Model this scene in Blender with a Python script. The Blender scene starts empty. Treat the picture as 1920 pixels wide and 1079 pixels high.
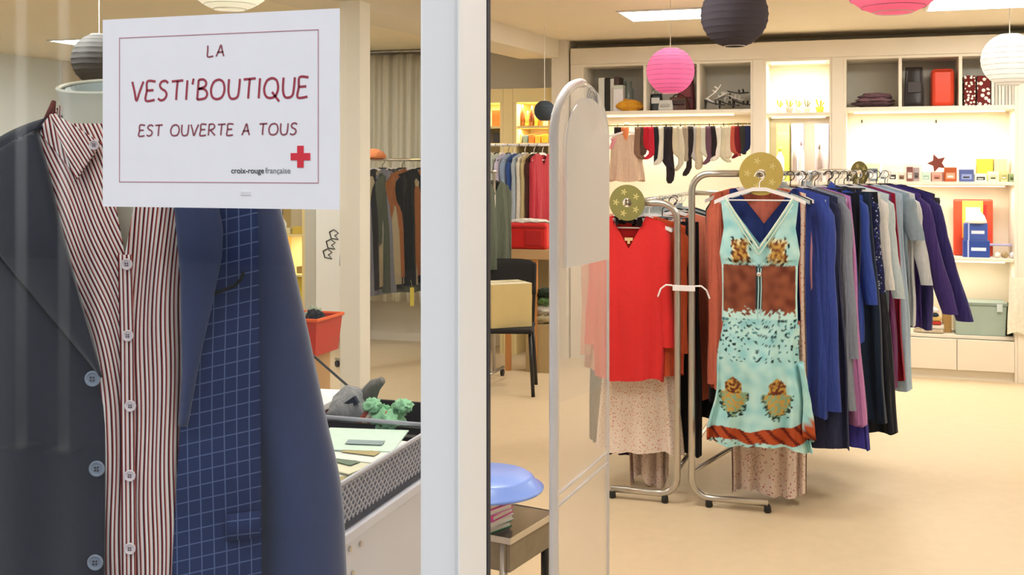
import bpy, bmesh, math, random
from mathutils import Vector, Matrix
# ------------------------------------------------------------------ camera, world, exposure
SC = bpy.context.scene
COL = SC.collection
F = 2059.0; YAW = math.radians(18); EYE = 1.64; HY = 310.0
CA, SA = math.cos(YAW), math.sin(YAW)
cam = bpy.data.cameras.new('camera'); camo = bpy.data.objects.new('camera', cam); COL.objects.link(camo)
camo.location = (0, 0, EYE); camo.rotation_euler = (math.pi/2, 0, YAW)
cam.sensor_width = 36; cam.lens = F/1920*36; cam.shift_y = -(539.5-HY)/1920
cam.clip_start = 0.05; cam.clip_end = 200
SC.camera = camo
w = bpy.data.worlds.new('sky'); SC.world = w; w.use_nodes = True
bg = w.node_tree.nodes['Background']; bg.inputs[0].default_value = (0.98, 0.98, 1.0, 1); bg.inputs[1].default_value = 1.2
SC.view_settings.view_transform = 'Standard'; SC.view_settings.look = 'None'
SC.view_settings.gamma = 1; SC.view_settings.use_curve_mapping = False
SC.view_settings.exposure = 0.82
PANEL_E = 13.0      # ceiling light panels
LED_E = 0.7        # multiplier for the lights inside the cabinets
random.seed(7)
R = math.radians
PI = math.pi

def W(px, py, Z):
    t = (px-960)/F; x = t*Z
    return Vector((x*CA-Z*SA, x*SA+Z*CA, EYE+(HY-py)/F*Z))
def onY(px, py, Y):
    t = (px-960)/F
    return W(px, py, Y/(CA+t*SA))
def onZ(px, py, z): return W(px, py, (z-EYE)*F/(HY-py))
def onX(px, py, X):
    t = (px-960)/F
    return W(px, py, X/(t*CA-SA))
# ------------------------------------------------------------------ mesh helpers
class MB:
    def __init__(s): s.v = []; s.f = []; s.uv = []; s.c = []
    def add(s, vs, fs, uv=None, c=None):
        o = len(s.v); s.v += [tuple(p) for p in vs]; s.f += [tuple(i+o for i in f) for f in fs]
        if uv: s.uv += uv
        if c: s.c += c
        return s
    def box(s, x0, x1, y0, y1, z0, z1):
        vs = [(x, y, z) for z in (z0, z1) for y in (y0, y1) for x in (x0, x1)]
        return s.add(vs, [(0,2,3,1),(4,5,7,6),(0,1,5,4),(2,6,7,3),(0,4,6,2),(1,3,7,5)])
    def rbox(s, c, sx, sy, sz, rz=0, ry=0, rx=0):
        M = Matrix.Translation(Vector(c)) @ Matrix.Rotation(rz,4,'Z') @ Matrix.Rotation(ry,4,'Y') @ Matrix.Rotation(rx,4,'X')
        vs = [M @ Vector((x*sx/2, y*sy/2, z*sz/2)) for z in (-1,1) for y in (-1,1) for x in (-1,1)]
        return s.add(vs, [(0,2,3,1),(4,5,7,6),(0,1,5,4),(2,6,7,3),(0,4,6,2),(1,3,7,5)])
    def tube(s, pts, r, n=10, closed=False):
        pts = [Vector(p) for p in pts]; rs = r if isinstance(r, (list, tuple)) else [r]*len(pts)
        vs = []; L = len(pts); up = None
        for i, p in enumerate(pts):
            if closed: d = pts[(i+1) % L]-pts[i-1]
            else: d = pts[min(i+1, L-1)]-pts[max(i-1, 0)]
            d.normalize()
            if up is None: up = Vector((0,0,1)) if abs(d.z) < .9 else Vector((1,0,0))
            a = d.cross(up)
            if a.length < 1e-4: a = d.orthogonal()
            a.normalize(); b = a.cross(d).normalized(); up = b
            for k in range(n):
                th = 2*PI*k/n; vs.append(p+rs[i]*(a*math.cos(th)+b*math.sin(th)))
        fs = []
        for i in range(L if closed else L-1):
            j = (i+1) % L
            for k in range(n): fs.append((i*n+k, i*n+(k+1) % n, j*n+(k+1) % n, j*n+k))
        if not closed: fs += [tuple(range(n))[::-1], tuple(range((L-1)*n, L*n))]
        return s.add(vs, fs)
    def lathe(s, prof, c=(0,0,0), n=28, sx=1, sy=1, ribs=0, ramp=0):
        vs = []; L = len(prof)
        for (r, z) in prof:
            for k in range(n):
                th = 2*PI*k/n; q = r*(1+ramp*math.cos(ribs*th))
                vs.append((c[0]+q*math.cos(th)*sx, c[1]+q*math.sin(th)*sy, c[2]+z))
        fs = [(i*n+k, i*n+(k+1) % n, (i+1)*n+(k+1) % n, (i+1)*n+k) for i in range(L-1) for k in range(n)]
        if prof[0][0] > 1e-6: fs.append(tuple(range(n))[::-1])
        if prof[-1][0] > 1e-6: fs.append(tuple(range((L-1)*n, L*n)))
        return s.add(vs, fs)
    def grid(s, rows, wrap=False, uv=None, c=None):
        n = len(rows[0]); vs = [p for r in rows for p in r]; fs = []
        for i in range(len(rows)-1):
            for k in range(n if wrap else n-1): fs.append((i*n+k, i*n+(k+1) % n, (i+1)*n+(k+1) % n, (i+1)*n+k))
        return s.add(vs, fs, uv, c)
    def prism(s, pts, d):
        pts = [Vector(p) for p in pts]; d = Vector(d); n = len(pts)
        return s.add(pts+[p+d for p in pts], [tuple(range(n))[::-1], tuple(range(n, 2*n))]+[(k, (k+1) % n, n+(k+1) % n, n+k) for k in range(n)])

def link(name, mb, m, parent=None, loc=(0,0,0), rz=0, smooth=False, bevel=0, solid=0, sub=0, recalc=True, off=None):
    """off: world point that becomes the local origin of a mesh given in world coordinates"""
    me = bpy.data.meshes.new(name)
    vs = mb.v
    if off is not None: vs = [(p[0]-off[0], p[1]-off[1], p[2]-off[2]) for p in vs]
    me.from_pydata(vs, [], mb.f)
    if mb.uv and len(mb.uv) == len(mb.v):
        l = me.uv_layers.new(name='UVMap')
        for lp in me.loops: l.data[lp.index].uv = mb.uv[lp.vertex_index]
    if mb.c and len(mb.c) == len(mb.v):
        a = me.color_attributes.new('Col', 'FLOAT_COLOR', 'POINT')
        for i, c in enumerate(mb.c): a.data[i].color = (c[0], c[1], c[2], 1)
    if recalc:
        b = bmesh.new(); b.from_mesh(me); bmesh.ops.recalc_face_normals(b, faces=b.faces); b.to_mesh(me); b.free()
    if smooth:
        for p in me.polygons: p.use_smooth = True
    me.materials.append(m)
    o = bpy.data.objects.new(name, me); COL.objects.link(o)
    o.location = loc; o.rotation_euler = (0, 0, rz)
    if off is not None and parent is None: o.location = off
    if parent is not None: o.parent = parent
    if bevel:
        q = o.modifiers.new('b', 'BEVEL'); q.width = bevel; q.segments = 2; q.limit_method = 'ANGLE'
    if solid:
        q = o.modifiers.new('s', 'SOLIDIFY'); q.thickness = solid; q.offset = 0
    if sub:
        q = o.modifiers.new('u', 'SUBSURF'); q.levels = sub; q.render_levels = sub
    return o
def tag(o, label=None, cat=None, group=None, kind=None):
    if label: o['label'] = label
    if cat: o['category'] = cat
    if group: o['group'] = group
    if kind: o['kind'] = kind
    return o
def thing(name, label, cat, loc=(0,0,0), rz=0, group=None):
    o = bpy.data.objects.new(name, None); COL.objects.link(o); o.empty_display_size = .05
    o.location = loc; o.rotation_euler = (0,0,rz)
    return tag(o, label, cat, group)
def struct(name, mb, m, **k):
    return tag(link(name, mb, m, **k), kind='structure')
# ------------------------------------------------------------------ materials
def lin(c):
    if isinstance(c, str): c = [int(c[i:i+2], 16) for i in (0, 2, 4)]
    return tuple((x/255/12.92 if x/255 <= .04045 else ((x/255+.055)/1.055)**2.4) for x in c)
MC = {}
def mat(name, c, rough=.6, metal=0, var=0.0, scale=30, bump=0, emis=0, spec=.5, sheen=0, trans=0, coat=0):
    key = (name, str(c), rough, metal, var, scale, bump, emis, trans)
    if key in MC: return MC[key]
    m = bpy.data.materials.new(name); m.use_nodes = True; nt = m.node_tree; p = nt.nodes['Principled BSDF']
    col = lin(c); p.inputs['Base Color'].default_value = (*col, 1); p.inputs['Roughness'].default_value = rough
    p.inputs['Metallic'].default_value = metal; p.inputs['Specular IOR Level'].default_value = spec
    if sheen: p.inputs['Sheen Weight'].default_value = sheen
    if coat: p.inputs['Coat Weight'].default_value = coat
    tc = nt.nodes.new('ShaderNodeTexCoord')
    nz = nt.nodes.new('ShaderNodeTexNoise'); nz.inputs['Scale'].default_value = scale; nz.inputs['Detail'].default_value = 4
    nt.links.new(tc.outputs['Object'], nz.inputs['Vector'])
    v = max(var, .03)
    mx = nt.nodes.new('ShaderNodeMix'); mx.data_type = 'RGBA'
    mx.inputs[6].default_value = (*[x*(1-v) for x in col], 1); mx.inputs[7].default_value = (*[min(1, x*(1+v)) for x in col], 1)
    nt.links.new(nz.outputs[0], mx.inputs[0]); nt.links.new(mx.outputs[2], p.inputs['Base Color'])
    if bump:
        b = nt.nodes.new('ShaderNodeBump'); b.inputs['Strength'].default_value = bump; b.inputs['Distance'].default_value = .004
        nt.links.new(nz.outputs[0], b.inputs['Height']); nt.links.new(b.outputs[0], p.inputs['Normal'])
    if emis:
        p.inputs['Emission Color'].default_value = (*col, 1); p.inputs['Emission Strength'].default_value = emis
    if trans:   # thin translucent cloth / paper
        tr = nt.nodes.new('ShaderNodeBsdfTranslucent'); tr.inputs[0].default_value = (*col, 1)
        ms = nt.nodes.new('ShaderNodeMixShader'); ms.inputs[0].default_value = trans
        nt.links.new(p.outputs[0], ms.inputs[1]); nt.links.new(tr.outputs[0], ms.inputs[2])
        nt.links.new(ms.outputs[0], nt.nodes['Material Output'].inputs[0])
    MC[key] = m
    return m
def cloth(c, trans=.12):
    key = ('cl', c, trans)
    if key in MC: return MC[key]
    m = mat('cloth', c, .85, var=.14, scale=45, spec=.2, sheen=.15, trans=trans); MC.pop(('cloth', str(c), .85, 0, .14, 45, 0, 0, trans), None); MC[key] = m
    nt = m.node_tree; N = nt.nodes.new; L = nt.links.new; tc = N('ShaderNodeTexCoord'); mp = N('ShaderNodeMapping'); mp.inputs['Scale'].default_value = (26, 26, 3.2)
    n2 = N('ShaderNodeTexNoise'); n2.inputs['Scale'].default_value = 1; n2.inputs['Detail'].default_value = 3; n2.inputs['Distortion'].default_value = .6
    b = N('ShaderNodeBump'); b.inputs['Strength'].default_value = .9; b.inputs['Distance'].default_value = .022
    L(tc.outputs['Object'], mp.inputs['Vector']); L(mp.outputs[0], n2.inputs['Vector']); L(n2.outputs[0], b.inputs['Height'])
    for nd in nt.nodes:
        if nd.type in ('BSDF_PRINCIPLED', 'BSDF_TRANSLUCENT'): L(b.outputs[0], nd.inputs['Normal'])
    return m
def plastic(c, rough=.35): return mat('plastic', c, rough, var=.03, scale=8)
def vmat(name='printed_cloth', rough=.8):
    if name in MC: return MC[name]
    m = bpy.data.materials.new(name); m.use_nodes = True; nt = m.node_tree; p = nt.nodes['Principled BSDF']
    a = nt.nodes.new('ShaderNodeVertexColor'); a.layer_name = 'Col'
    nt.links.new(a.outputs[0], p.inputs['Base Color']); p.inputs['Roughness'].default_value = rough
    p.inputs['Specular IOR Level'].default_value = .2
    MC[name] = m; return m
def spots(name, base, c1, c2, scale=60, thr=.35):
    """printed fabric with irregular small flowers in two colours"""
    if name in MC: return MC[name]
    m = bpy.data.materials.new(name); m.use_nodes = True; nt = m.node_tree; p = nt.nodes['Principled BSDF']
    N = nt.nodes.new; L = nt.links.new
    tc = N('ShaderNodeTexCoord'); v = N('ShaderNodeTexVoronoi'); v.inputs['Scale'].default_value = scale
    nz = N('ShaderNodeTexNoise'); nz.inputs['Scale'].default_value = scale*1.3
    L(tc.outputs['Object'], v.inputs['Vector']); L(tc.outputs['Object'], nz.inputs['Vector'])
    r = N('ShaderNodeValToRGB'); r.color_ramp.elements[0].position = thr-.05; r.color_ramp.elements[1].position = thr
    r.color_ramp.elements[0].color = (1,1,1,1); r.color_ramp.elements[1].color = (0,0,0,1)
    L(v.outputs['Distance'], r.inputs[0])
    s2 = N('ShaderNodeSeparateColor'); L(v.outputs['Color'], s2.inputs[0])
    g = N('ShaderNodeMath'); g.operation = 'GREATER_THAN'; g.inputs[1].default_value = .5; L(s2.outputs[0], g.inputs[0])
    mx = N('ShaderNodeMix'); mx.data_type = 'RGBA'; mx.inputs[6].default_value = (*lin(c1),1); mx.inputs[7].default_value = (*lin(c2),1); L(g.outputs[0], mx.inputs[0])
    m2 = N('ShaderNodeMix'); m2.data_type = 'RGBA'; m2.inputs[6].default_value = (*lin(base),1); L(r.outputs[0], m2.inputs[0]); L(mx.outputs[2], m2.inputs[7])
    L(m2.outputs[2], p.inputs['Base Color']); p.inputs['Roughness'].default_value = .85; p.inputs['Specular IOR Level'].default_value = .2
    MC[name] = m; return m
def glassmat(name, tint=(1,1,1), refl=1.0, haze=0.0, hazec=(1,1,1)):
    if name in MC: return MC[name]
    m = bpy.data.materials.new(name); m.use_nodes = True; nt = m.node_tree; N = nt.nodes.new; L = nt.links.new
    nt.nodes.remove(nt.nodes['Principled BSDF'])
    t = N('ShaderNodeBsdfTransparent'); t.inputs[0].default_value = (*tint, 1)
    g = N('ShaderNodeBsdfGlossy'); g.inputs['Roughness'].default_value = .02
    f = N('ShaderNodeFresnel'); ge = N('ShaderNodeNewGeometry')
    io = N('ShaderNodeMix'); io.data_type = 'FLOAT'; io.inputs[2].default_value = 1.45; io.inputs[3].default_value = 1/1.45
    L(ge.outputs['Backfacing'], io.inputs[0]); L(io.outputs[0], f.inputs[0])
    k = N('ShaderNodeMath'); k.operation = 'MULTIPLY'; k.inputs[1].default_value = refl; L(f.outputs[0], k.inputs[0])
    ms = N('ShaderNodeMixShader'); L(k.outputs[0], ms.inputs[0]); 
    src = t
    if haze:
        d = N('ShaderNodeBsdfTranslucent'); d.inputs[0].default_value = (*hazec, 1)
        d2 = N('ShaderNodeBsdfDiffuse'); d2.inputs[0].default_value = (*hazec, 1)
        q = N('ShaderNodeMixShader'); q.inputs[0].default_value = .8; L(d.outputs[0], q.inputs[1]); L(d2.outputs[0], q.inputs[2])
        h = N('ShaderNodeMixShader'); h.inputs[0].default_value = haze; L(t.outputs[0], h.inputs[1]); L(q.outputs[0], h.inputs[2]); src = h
    L(src.outputs[0], ms.inputs[1]); L(g.outputs[0], ms.inputs[2]); L(ms.outputs[0], nt.nodes['Material Output'].inputs[0])
    MC[name] = m; return m
def stripemat(name='striped_shirting'):
    if name in MC: return MC[name]
    m = bpy.data.materials.new(name); m.use_nodes = True; nt = m.node_tree; p = nt.nodes['Principled BSDF']; N = nt.nodes.new; L = nt.links.new
    uv = N('ShaderNodeUVMap'); uv.uv_map = 'UVMap'; sp = N('ShaderNodeSeparateXYZ'); L(uv.outputs[0], sp.inputs[0])
    fr = N('ShaderNodeMath'); fr.operation = 'FRACT'; L(sp.outputs[0], fr.inputs[0])
    r = N('ShaderNodeValToRGB'); cr = r.color_ramp; cr.interpolation = 'CONSTANT'
    cols = [(0,'f6e6e2'),(.27,'2a1210'),(.40,'a03030'),(.52,'f8eeea'),(.77,'5a1518'),(.90,'d87a70')]
    while len(cr.elements) < len(cols): cr.elements.new(.5)
    for e, (q, c) in zip(cr.elements, cols): e.position = q; e.color = (*lin(c), 1)
    L(fr.outputs[0], r.inputs[0]); L(r.outputs[0], p.inputs['Base Color']); p.inputs['Roughness'].default_value = .8; p.inputs['Specular IOR Level'].default_value = .2
    MC[name] = m; return m
def checkmat(name, base, line):
    if name in MC: return MC[name]
    m = bpy.data.materials.new(name); m.use_nodes = True; nt = m.node_tree; p = nt.nodes['Principled BSDF']; N = nt.nodes.new; L = nt.links.new
    uv = N('ShaderNodeUVMap'); uv.uv_map = 'UVMap'; sp = N('ShaderNodeSeparateXYZ'); L(uv.outputs[0], sp.inputs[0])
    outs = []
    for ax, th in ((0, .10), (1, .085)):
        fr = N('ShaderNodeMath'); fr.operation = 'FRACT'; L(sp.outputs[ax], fr.inputs[0])
        lt = N('ShaderNodeMath'); lt.operation = 'LESS_THAN'; lt.inputs[1].default_value = th; L(fr.outputs[0], lt.inputs[0]); outs.append(lt)
    mx = N('ShaderNodeMath'); mx.operation = 'MAXIMUM'; L(outs[0].outputs[0], mx.inputs[0]); L(outs[1].outputs[0], mx.inputs[1])
    c = N('ShaderNodeMix'); c.data_type = 'RGBA'; c.inputs[6].default_value = (*lin(base),1); c.inputs[7].default_value = (*lin(line),1); L(mx.outputs[0], c.inputs[0])
    L(c.outputs[2], p.inputs['Base Color']); p.inputs['Roughness'].default_value = .85; p.inputs['Specular IOR Level'].default_value = .2
    MC[name] = m; return m

M_ceil = mat('ceiling_paint', 'efe4cd', .8, var=.02, scale=3)
M_wall = mat('wall_paint', 'e4dccb', .8, var=.02, scale=3)
M_wallb = mat('pale_wall_paint', 'e2eaf0', .8, var=.02, scale=3)
M_cab = mat('cabinet_laminate', 'ece3d2', .5, var=.02, scale=5)
M_cabin = mat('cabinet_interior', 'f4ead4', .6, var=.02, scale=5)
M_cubein = mat('cube_interior', 'd6d3c6', .7, var=.04, scale=8)
M_white = mat('white_aluminium', 'f1f2f0', .35, var=.01, scale=5)
M_seal = mat('rubber_seal', '1c2230', .6)
M_steel = mat('steel_tube', 'c9c4bb', .28, metal=.85, var=.05, scale=20)
M_wood = mat('beech_wood', 'c8a273', .5, var=.15, scale=6)
M_black = plastic('17171a', .4)
M_hw = plastic('f2eeee', .35); M_hb = plastic('1b1b20', .4); M_hg = plastic('b8c6c8', .3)
# ------------------------------------------------------------------ the room
CH = 2.70; XL = -7.8; XR = 2.1; YB = 9.45; YF = 1.03
fm = mat('linoleum', 'd9c3a0', .38, var=.07, scale=14, bump=.03)
struct('floor', MB().box(XL-.1, XR+.1, YF-.06, YB+.1, -.1, 0), fm)
struct('ceiling', MB().box(XL-.1, XR+.1, YF-.06, YB+.1, CH, CH+.1), M_ceil)
struct('wall_back', MB().box(XL-.1, XR+.1, YB, YB+.1, 0, CH), M_wall)
struct('wall_left', MB().box(XL-.1, XL, YF-.06, YB, 0, CH), M_wallb)
struct('wall_right', MB().box(XR, XR+.1, YF-.06, YB, 0, CH), M_wall)
pave = mat('pavement', '55555a', .9, var=.12, scale=6, bump=.1)
struct('ground_outside', MB().box(-16, 12, -14, YF-.06, -.14, -.02), pave)
# column where the left wall meets the back
c0 = onY(100, 300, 9.4)
struct('trim_1', MB().box(c0.x+.02, c0.x+.30, 9.2, YB, 0, CH), M_wall, bevel=.01)
# beam and its posts
bp = [(-2.49, 8.99), (-2.80, 5.6), (-3.05, 2.6)]
b = MB(); q = [Vector((x, y, 2.55)) for x, y in bp]; q2 = [Vector((x-.35, y, 2.55)) for x, y in bp][::-1]
b.prism(q+q2, (0, 0, .15)); struct('trim_2', b, M_wall)
p1 = onY(1034, 0, 8.95); p2 = onY(1062, 0, 8.95)
struct('trim_3', MB().box(p1.x, p2.x, 8.95, 9.3, 0, CH-.001), M_wall)
p1 = W(637, 0, 6.1); p2 = W(677, 0, 6.1)
struct('trim_4', MB().box(p1.x, p1.x+.125, p1.y, p1.y+.13, 0, 2.551), mat('column_paint', 'f3f0e6', .6), bevel=.004)
struct('baseboard_back', MB().box(XL, XR, YB-.015, YB, 0, .08), M_cab)
# shopfront: window to the left, doorway to the right of the double post
XP0, XP1 = onY(786, 0, YF-.03).x, onY(919, 0, YF+.056).x
XS = onY(862, 0, YF-.03).x
XWL = -3.6
def wn(o): o['kind'] = 'structure'; return o
win = wn(thing('window_1', None, None, (XWL, YF, 0)))
del_keys = [k for k in win.keys() if k in ('label', 'category')]
gl = glassmat('window_glass', (.97, .985, .98), 1.0)
link('window_pane', MB().box(XWL+.02, XP0+.01, YF-.003, YF+.003, .02, 2.5), gl, win, off=win.location)
link('window_frame', MB().box(XP0, XS-.0015, YF-.03, YF+.04, -.02, CH), M_white, win, off=win.location, bevel=.004)
link('window_frame', MB().box(XWL-.05, XP0, YF-.03, YF+.04, 2.45, 2.52), M_white, win, off=win.location, bevel=.004)
link('window_frame', MB().box(XWL-.05, XP0, YF-.03, YF+.04, -.02, .10), M_white, win, off=win.location, bevel=.004)
link('window_frame', MB().box(XWL-.06, XWL+.02, YF-.03, YF+.04, .10, 2.45), M_white, win, off=win.location, bevel=.004)
dr = wn(thing('door_1', None, None, (XS, YF, 0)))
XD = XP1+1.15
link('door_frame', MB().box(XS+.0015, XP1-.002, YF-.035, YF+.045, -.02, CH), M_white, dr, off=dr.location, bevel=.004)
link('door_frame', MB().box(XP1-.002, XD, YF-.035, YF+.045, 2.45, 2.53), M_white, dr, off=dr.location, bevel=.004)
link('door_frame', MB().box(XD, XD+.07, YF-.035, YF+.045, -.02, CH), M_white, dr, off=dr.location, bevel=.004)
link('rubber_seal', MB().box(XP1-.006, XP1+.0005, YF+.046, YF+.056, 0, 2.45), M_seal, dr, off=dr.location)
struct('wall_front', MB().box(XL, XWL-.06, YF-.05, YF+.05, -.05, CH).box(XD+.07, XR, YF-.05, YF+.05, -.05, CH).box(XWL-.05, XP0, YF-.03, YF+.04, 2.52, CH).box(XP1, XD, YF-.03, YF+.04, 2.53, CH), M_wall)
# across the street: a facade and two thin posts, seen only mirrored in the window pane
fac = mat('facade_render', '303338', .9, var=.08, scale=1)
struct('facade_opposite', MB().box(-26, 14, -14.4, -14, -.1, 9), fac)
for px, lab in ((40, 'slim white pole by the road, mirrored in the shop window, left of its twin'), (120, 'slim white pole by the road, mirrored in the shop window, right of its twin')):
    h = onY(px, 300, YF); k = (3.2+YF)/h.y; X = h.x*(1+k)
    t_ = thing('street_pole', lab, 'pole', (X, -3.2, -.02))
    link('pole', MB().tube([(0,0,0),(0,0,3.2)], .03, 14), plastic('ffffff', .5), t_, smooth=True)
    link('base_plate', MB().box(-.08,.08,-.08,.08,0,.012), M_steel, t_)
# ceiling lights
em = mat('light_diffuser', 'fffdf8', .5, emis=PANEL_E)
cl = [(-1.65, 7.38, .62, .52, 'far ceiling light panel above the pink lantern'), (.36, 7.42, 1.3, .58, 'ceiling light panel above the white lantern on the right'),
      (-1.65, 4.2, .62, .6, None), (.6, 4.2, .62, .6, None), (-4.6, 7.3, .62, .6, None), (-4.6, 4.6, .62, .6, None), (-6.6, 7.6, .6, .6, None), (-1.2, 2.4, .62, .6, None), (-3.9, 2.4, .62, .6, None)]
for x, y, sx, sy, lab in cl:
    t_ = thing('ceiling_light', lab or 'square light panel in the ceiling outside the picture', 'ceiling light', (x, y, CH), group=None if lab else 'ceiling panels outside the picture')
    link('frame', MB().box(0, sx, 0, .02, -.012, 0).box(0, sx, sy-.02, sy, -.012, 0).box(0, .02, .02, sy-.02, -.012, 0).box(sx-.02, sx, .02, sy-.02, -.012, 0), M_white, t_)
    link('diffuser', MB().box(.02, sx-.02, .02, sy-.02, -.008, -.002), em, t_)
def area(name, loc, sx, sy, e, c=(1, .93, .80), rot=(0,0,0), parent=None):
    l = bpy.data.lights.new(name, 'AREA'); l.shape = 'RECTANGLE'; l.size = sx; l.size_y = sy; l.energy = e*LED_E; l.color = c
    o = bpy.data.objects.new(name, l); COL.objects.link(o); o.location = loc; o.rotation_euler = rot
    if parent: o.parent = parent; o.location = Vector(loc)-parent.location
    return o
# ------------------------------------------------------------------ wall cabinets
CY = 9.03
def cx(px, y=300): return onY(px, y, CY).x
def cz(py, px): return onY(px, py, CY).z
ztop = 2.63
zc1 = cz(115, 1300); zc0 = cz(206, 1300)     # cubes top / bottom
struct('trim_5', MB().box(cx(1070), XR-.01, CY-.012, YB, zc1, ztop), M_cab, bevel=.003)
def shelf_unit(label, x0, x1, cubes, extra, lit, group=None, zt=None, zb0=.0):
    u = thing('wall_cabinet', label, 'cabinet', (x0, CY, 0)); o = u.location; zt = zt or zc1-.001; T = .02
    link('side_panel', MB().box(x0, x0+T, CY, YB-.02, 0, zt), M_cab, u, off=o); link('side_panel', MB().box(x1-T, x1, CY, YB-.02, 0, zt), M_cab, u, off=o)
    link('top_panel', MB().box(x0+T, x1-T, CY, YB-.02, zt-T, zt), M_cab, u, off=o)
    link('back_panel', MB().box(x0+T, x1-T, YB-.02, YB-.001, 0.04, zt), M_cabin, u, off=o)
    if cubes:
        link('shelf', MB().box(x0+T, x1-T, CY, YB-.02, zc0-.03, zc0), M_cab, u, off=o, bevel=.001)
        link('cube_lining', MB().box(x0+T, x1-T, YB-.024, YB-.0205, zc0, zt-T), M_cubein, u, off=o)
        for c in cubes: link('divider', MB().box(c-.012, c+.012, CY, YB-.025, zc0, zt-T), M_cab, u, off=o)
    for z in extra: link('shelf', MB().box(x0+T, x1-T, CY+.03, YB-.02, z-.025, z), M_cab, u, off=o, bevel=.001)
    for (ax, ay, az, asx, asy, e) in lit:
        link('led_strip', MB().box(ax-asx/2, ax+asx/2, ay-.012, ay+.012, az, az+.008), mat('led', 'ffe9c0', .5, emis=2.0), u, off=o)
        area('led_light', (ax, ay, az-.004), asx, asy, e, parent=u)
    return u
xa, xb, xc, xd, xe, xf = cx(1090), cx(1412), cx(1432), cx(1560), cx(1582), cx(1908)
# pilasters
for i, (a, c) in enumerate(((cx(1070), xa), (xb, xc), (xd, xe), (xf, XR-.01))):
    struct('trim_%d' % (6+i), MB().box(a+.0005, c-.0005, CY-.008, YB, 0, zc1-.001), M_cab, bevel=.002)
zA = cz(360, 1250)
zSh = cz(211, 1500); zSh2 = cz(341, 1500)
zs1, zs2, zs3 = cz(341, 1750), cz(483, 1750), cz(628, 1750)
U1 = shelf_unit('white open cabinet with a row of socks hanging under three cubes', xa, xb, [cx(1209), cx(1309)], [.40, .95], [((xa+xb)/2, CY+.1, zc0-.045, 1.1, .05, 7)])
U2 = shelf_unit('narrow brightly lit display niche between the two cubed cabinets', xc, xd, [], [zSh, zSh2, .9, .4], [((xc+xd)/2, CY+.1, zc1-.035, .42, .05, 3.5), ((xc+xd)/2, CY+.1, zSh-.04, .42, .04, 5)])
U3 = shelf_unit('wide white lit cabinet at the right with toys and small boxes', xe, xf, [cx(1688), cx(1801)], [zs1, zs2, zs3], [((xe+xf)/2, CY+.12, zc0-.045, 1.1, .05, 8), ((xe+xf)/2, CY+.12, zs1-.04, 1.1, .04, 4), ((xe+xf)/2, CY+.12, zs2-.04, 1.1, .04, 2.6)])
# closed base of the right cabinet, rod of the left one, three clips
b0 = cz(700, 1750)
for k in range(3):
    a = xe+.02+(xf-xe-.04)*k/3; c = xe+.02+(xf-xe-.04)*(k+1)/3
    link('door_panel', MB().box(a+.002, c-.002, CY-.002, CY+.016, .075, zs3-.027), M_cab, U3, off=U3.location, bevel=.002)
link('plinth', MB().box(xe+.02, xf-.02, CY+.03, CY+.045, 0, .07), M_cab, U3, off=U3.location)
for k, px in enumerate((1616, 1755, 1896)):
    p = onY(px, 226, YB-.03); link('hook', MB().tube([p, p+Vector((0,-.02,0)), p+Vector((0,-.03,-.02))], .006, 6), mat('hook', '4a4436', .5), U3, off=U3.location)
zrod = cz(233, 1270); yrod = CY+.08
link('hanging_rod', MB().tube([(xa+.02, yrod, zrod), (xb-.02, yrod, zrod)], .007, 8), mat('brass_rod', '8d8050', .35, metal=.7), U1, off=U1.location, smooth=True)
# left cabinets behind the beam
zl = cz(166, 980)
Mwarm = mat('maple_laminate', 'e8d49a', .5, var=.04, scale=6)
def left_unit(label, x0, x1, shelves, lightat, boxm=Mwarm):
    u = thing('wall_cabinet', label, 'cabinet', (x0, CY, 0)); o = u.location
    link('side_panel', MB().box(x0, x0+.03, CY, YB-.02, 0, zl-.12), boxm, u, off=o); link('side_panel', MB().box(x1-.03, x1, CY, YB-.02, 0, zl-.12), boxm, u, off=o)
    link('top_panel', MB().box(x0, x1, CY-.005, YB-.02, zl-.119, zl), boxm, u, off=o)
    link('back_panel', MB().box(x0+.03, x1-.03, YB-.019, YB-.001, 0, zl-.12), M_cabin, u, off=o)
    for z in shelves: link('shelf', MB().box(x0+.03, x1-.03, CY+.01, YB-.02, z-.02, z), boxm, u, off=o)
    for z, e in lightat: area('led_light', ((x0+x1)/2, CY+.1, z), (x1-x0)*.8, .04, e, parent=u, c=(1, .78, .45))
    return u
lx0, lx1, lx2, lx3 = cx(860), cx(944), cx(962), cx(1034)
zL1, zL2 = cz(236, 990), cz(268, 990)
left_unit('warm wooden cabinet bay just right of the door post', lx0, lx1-.002, [zL1, zL2], [(zl-.13, 3)])
left_unit('warm wooden cabinet bay with brown bottles beside the clear panel', lx2, lx3, [zL1, zL2], [(zl-.13, 3), (zL1-.025, 1.5)])
struct('trim_10', MB().box(lx1, lx2-.002, CY-.004, YB, 0, zl), Mwarm)
kx0, kx1, kx2, kx3 = cx(500), cx(572), cx(592), cx(660)
left_unit('warm lit cabinet bay seen past the right sleeve of the jacket', kx0, kx1-.002, [cz(440, 540), cz(515, 540), cz(575, 540), 1.9], [(2.1, 3), (cz(440,540)-.03, 2)])
struct('trim_11', MB().box(kx1, kx2-.002, CY-.004, YB, 0, zl), mat('grey_pilaster', 'c9c7bd', .6))
bw = thing('white_board', 'white display board with dark ornament strokes beside the round column', 'board', (kx2, CY, .2))
link('board', MB().box(kx2, kx3, CY, CY+.03, .2, zl), mat('white_board', 'fdfdfb', .4), bw, off=bw.location)
orn = MB()
for k in range(3):
    p = onY(626-6*k, 440+18*k, CY-.002); s_ = .045
    orn.tube([p+Vector((a*s_, 0, c*s_)) for a, c in ((-1,.5),(0,1),(1,.3),(.2,-.2),(1,-1),(-.6,-.8),(-1,.5))], .006, 6)
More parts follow.
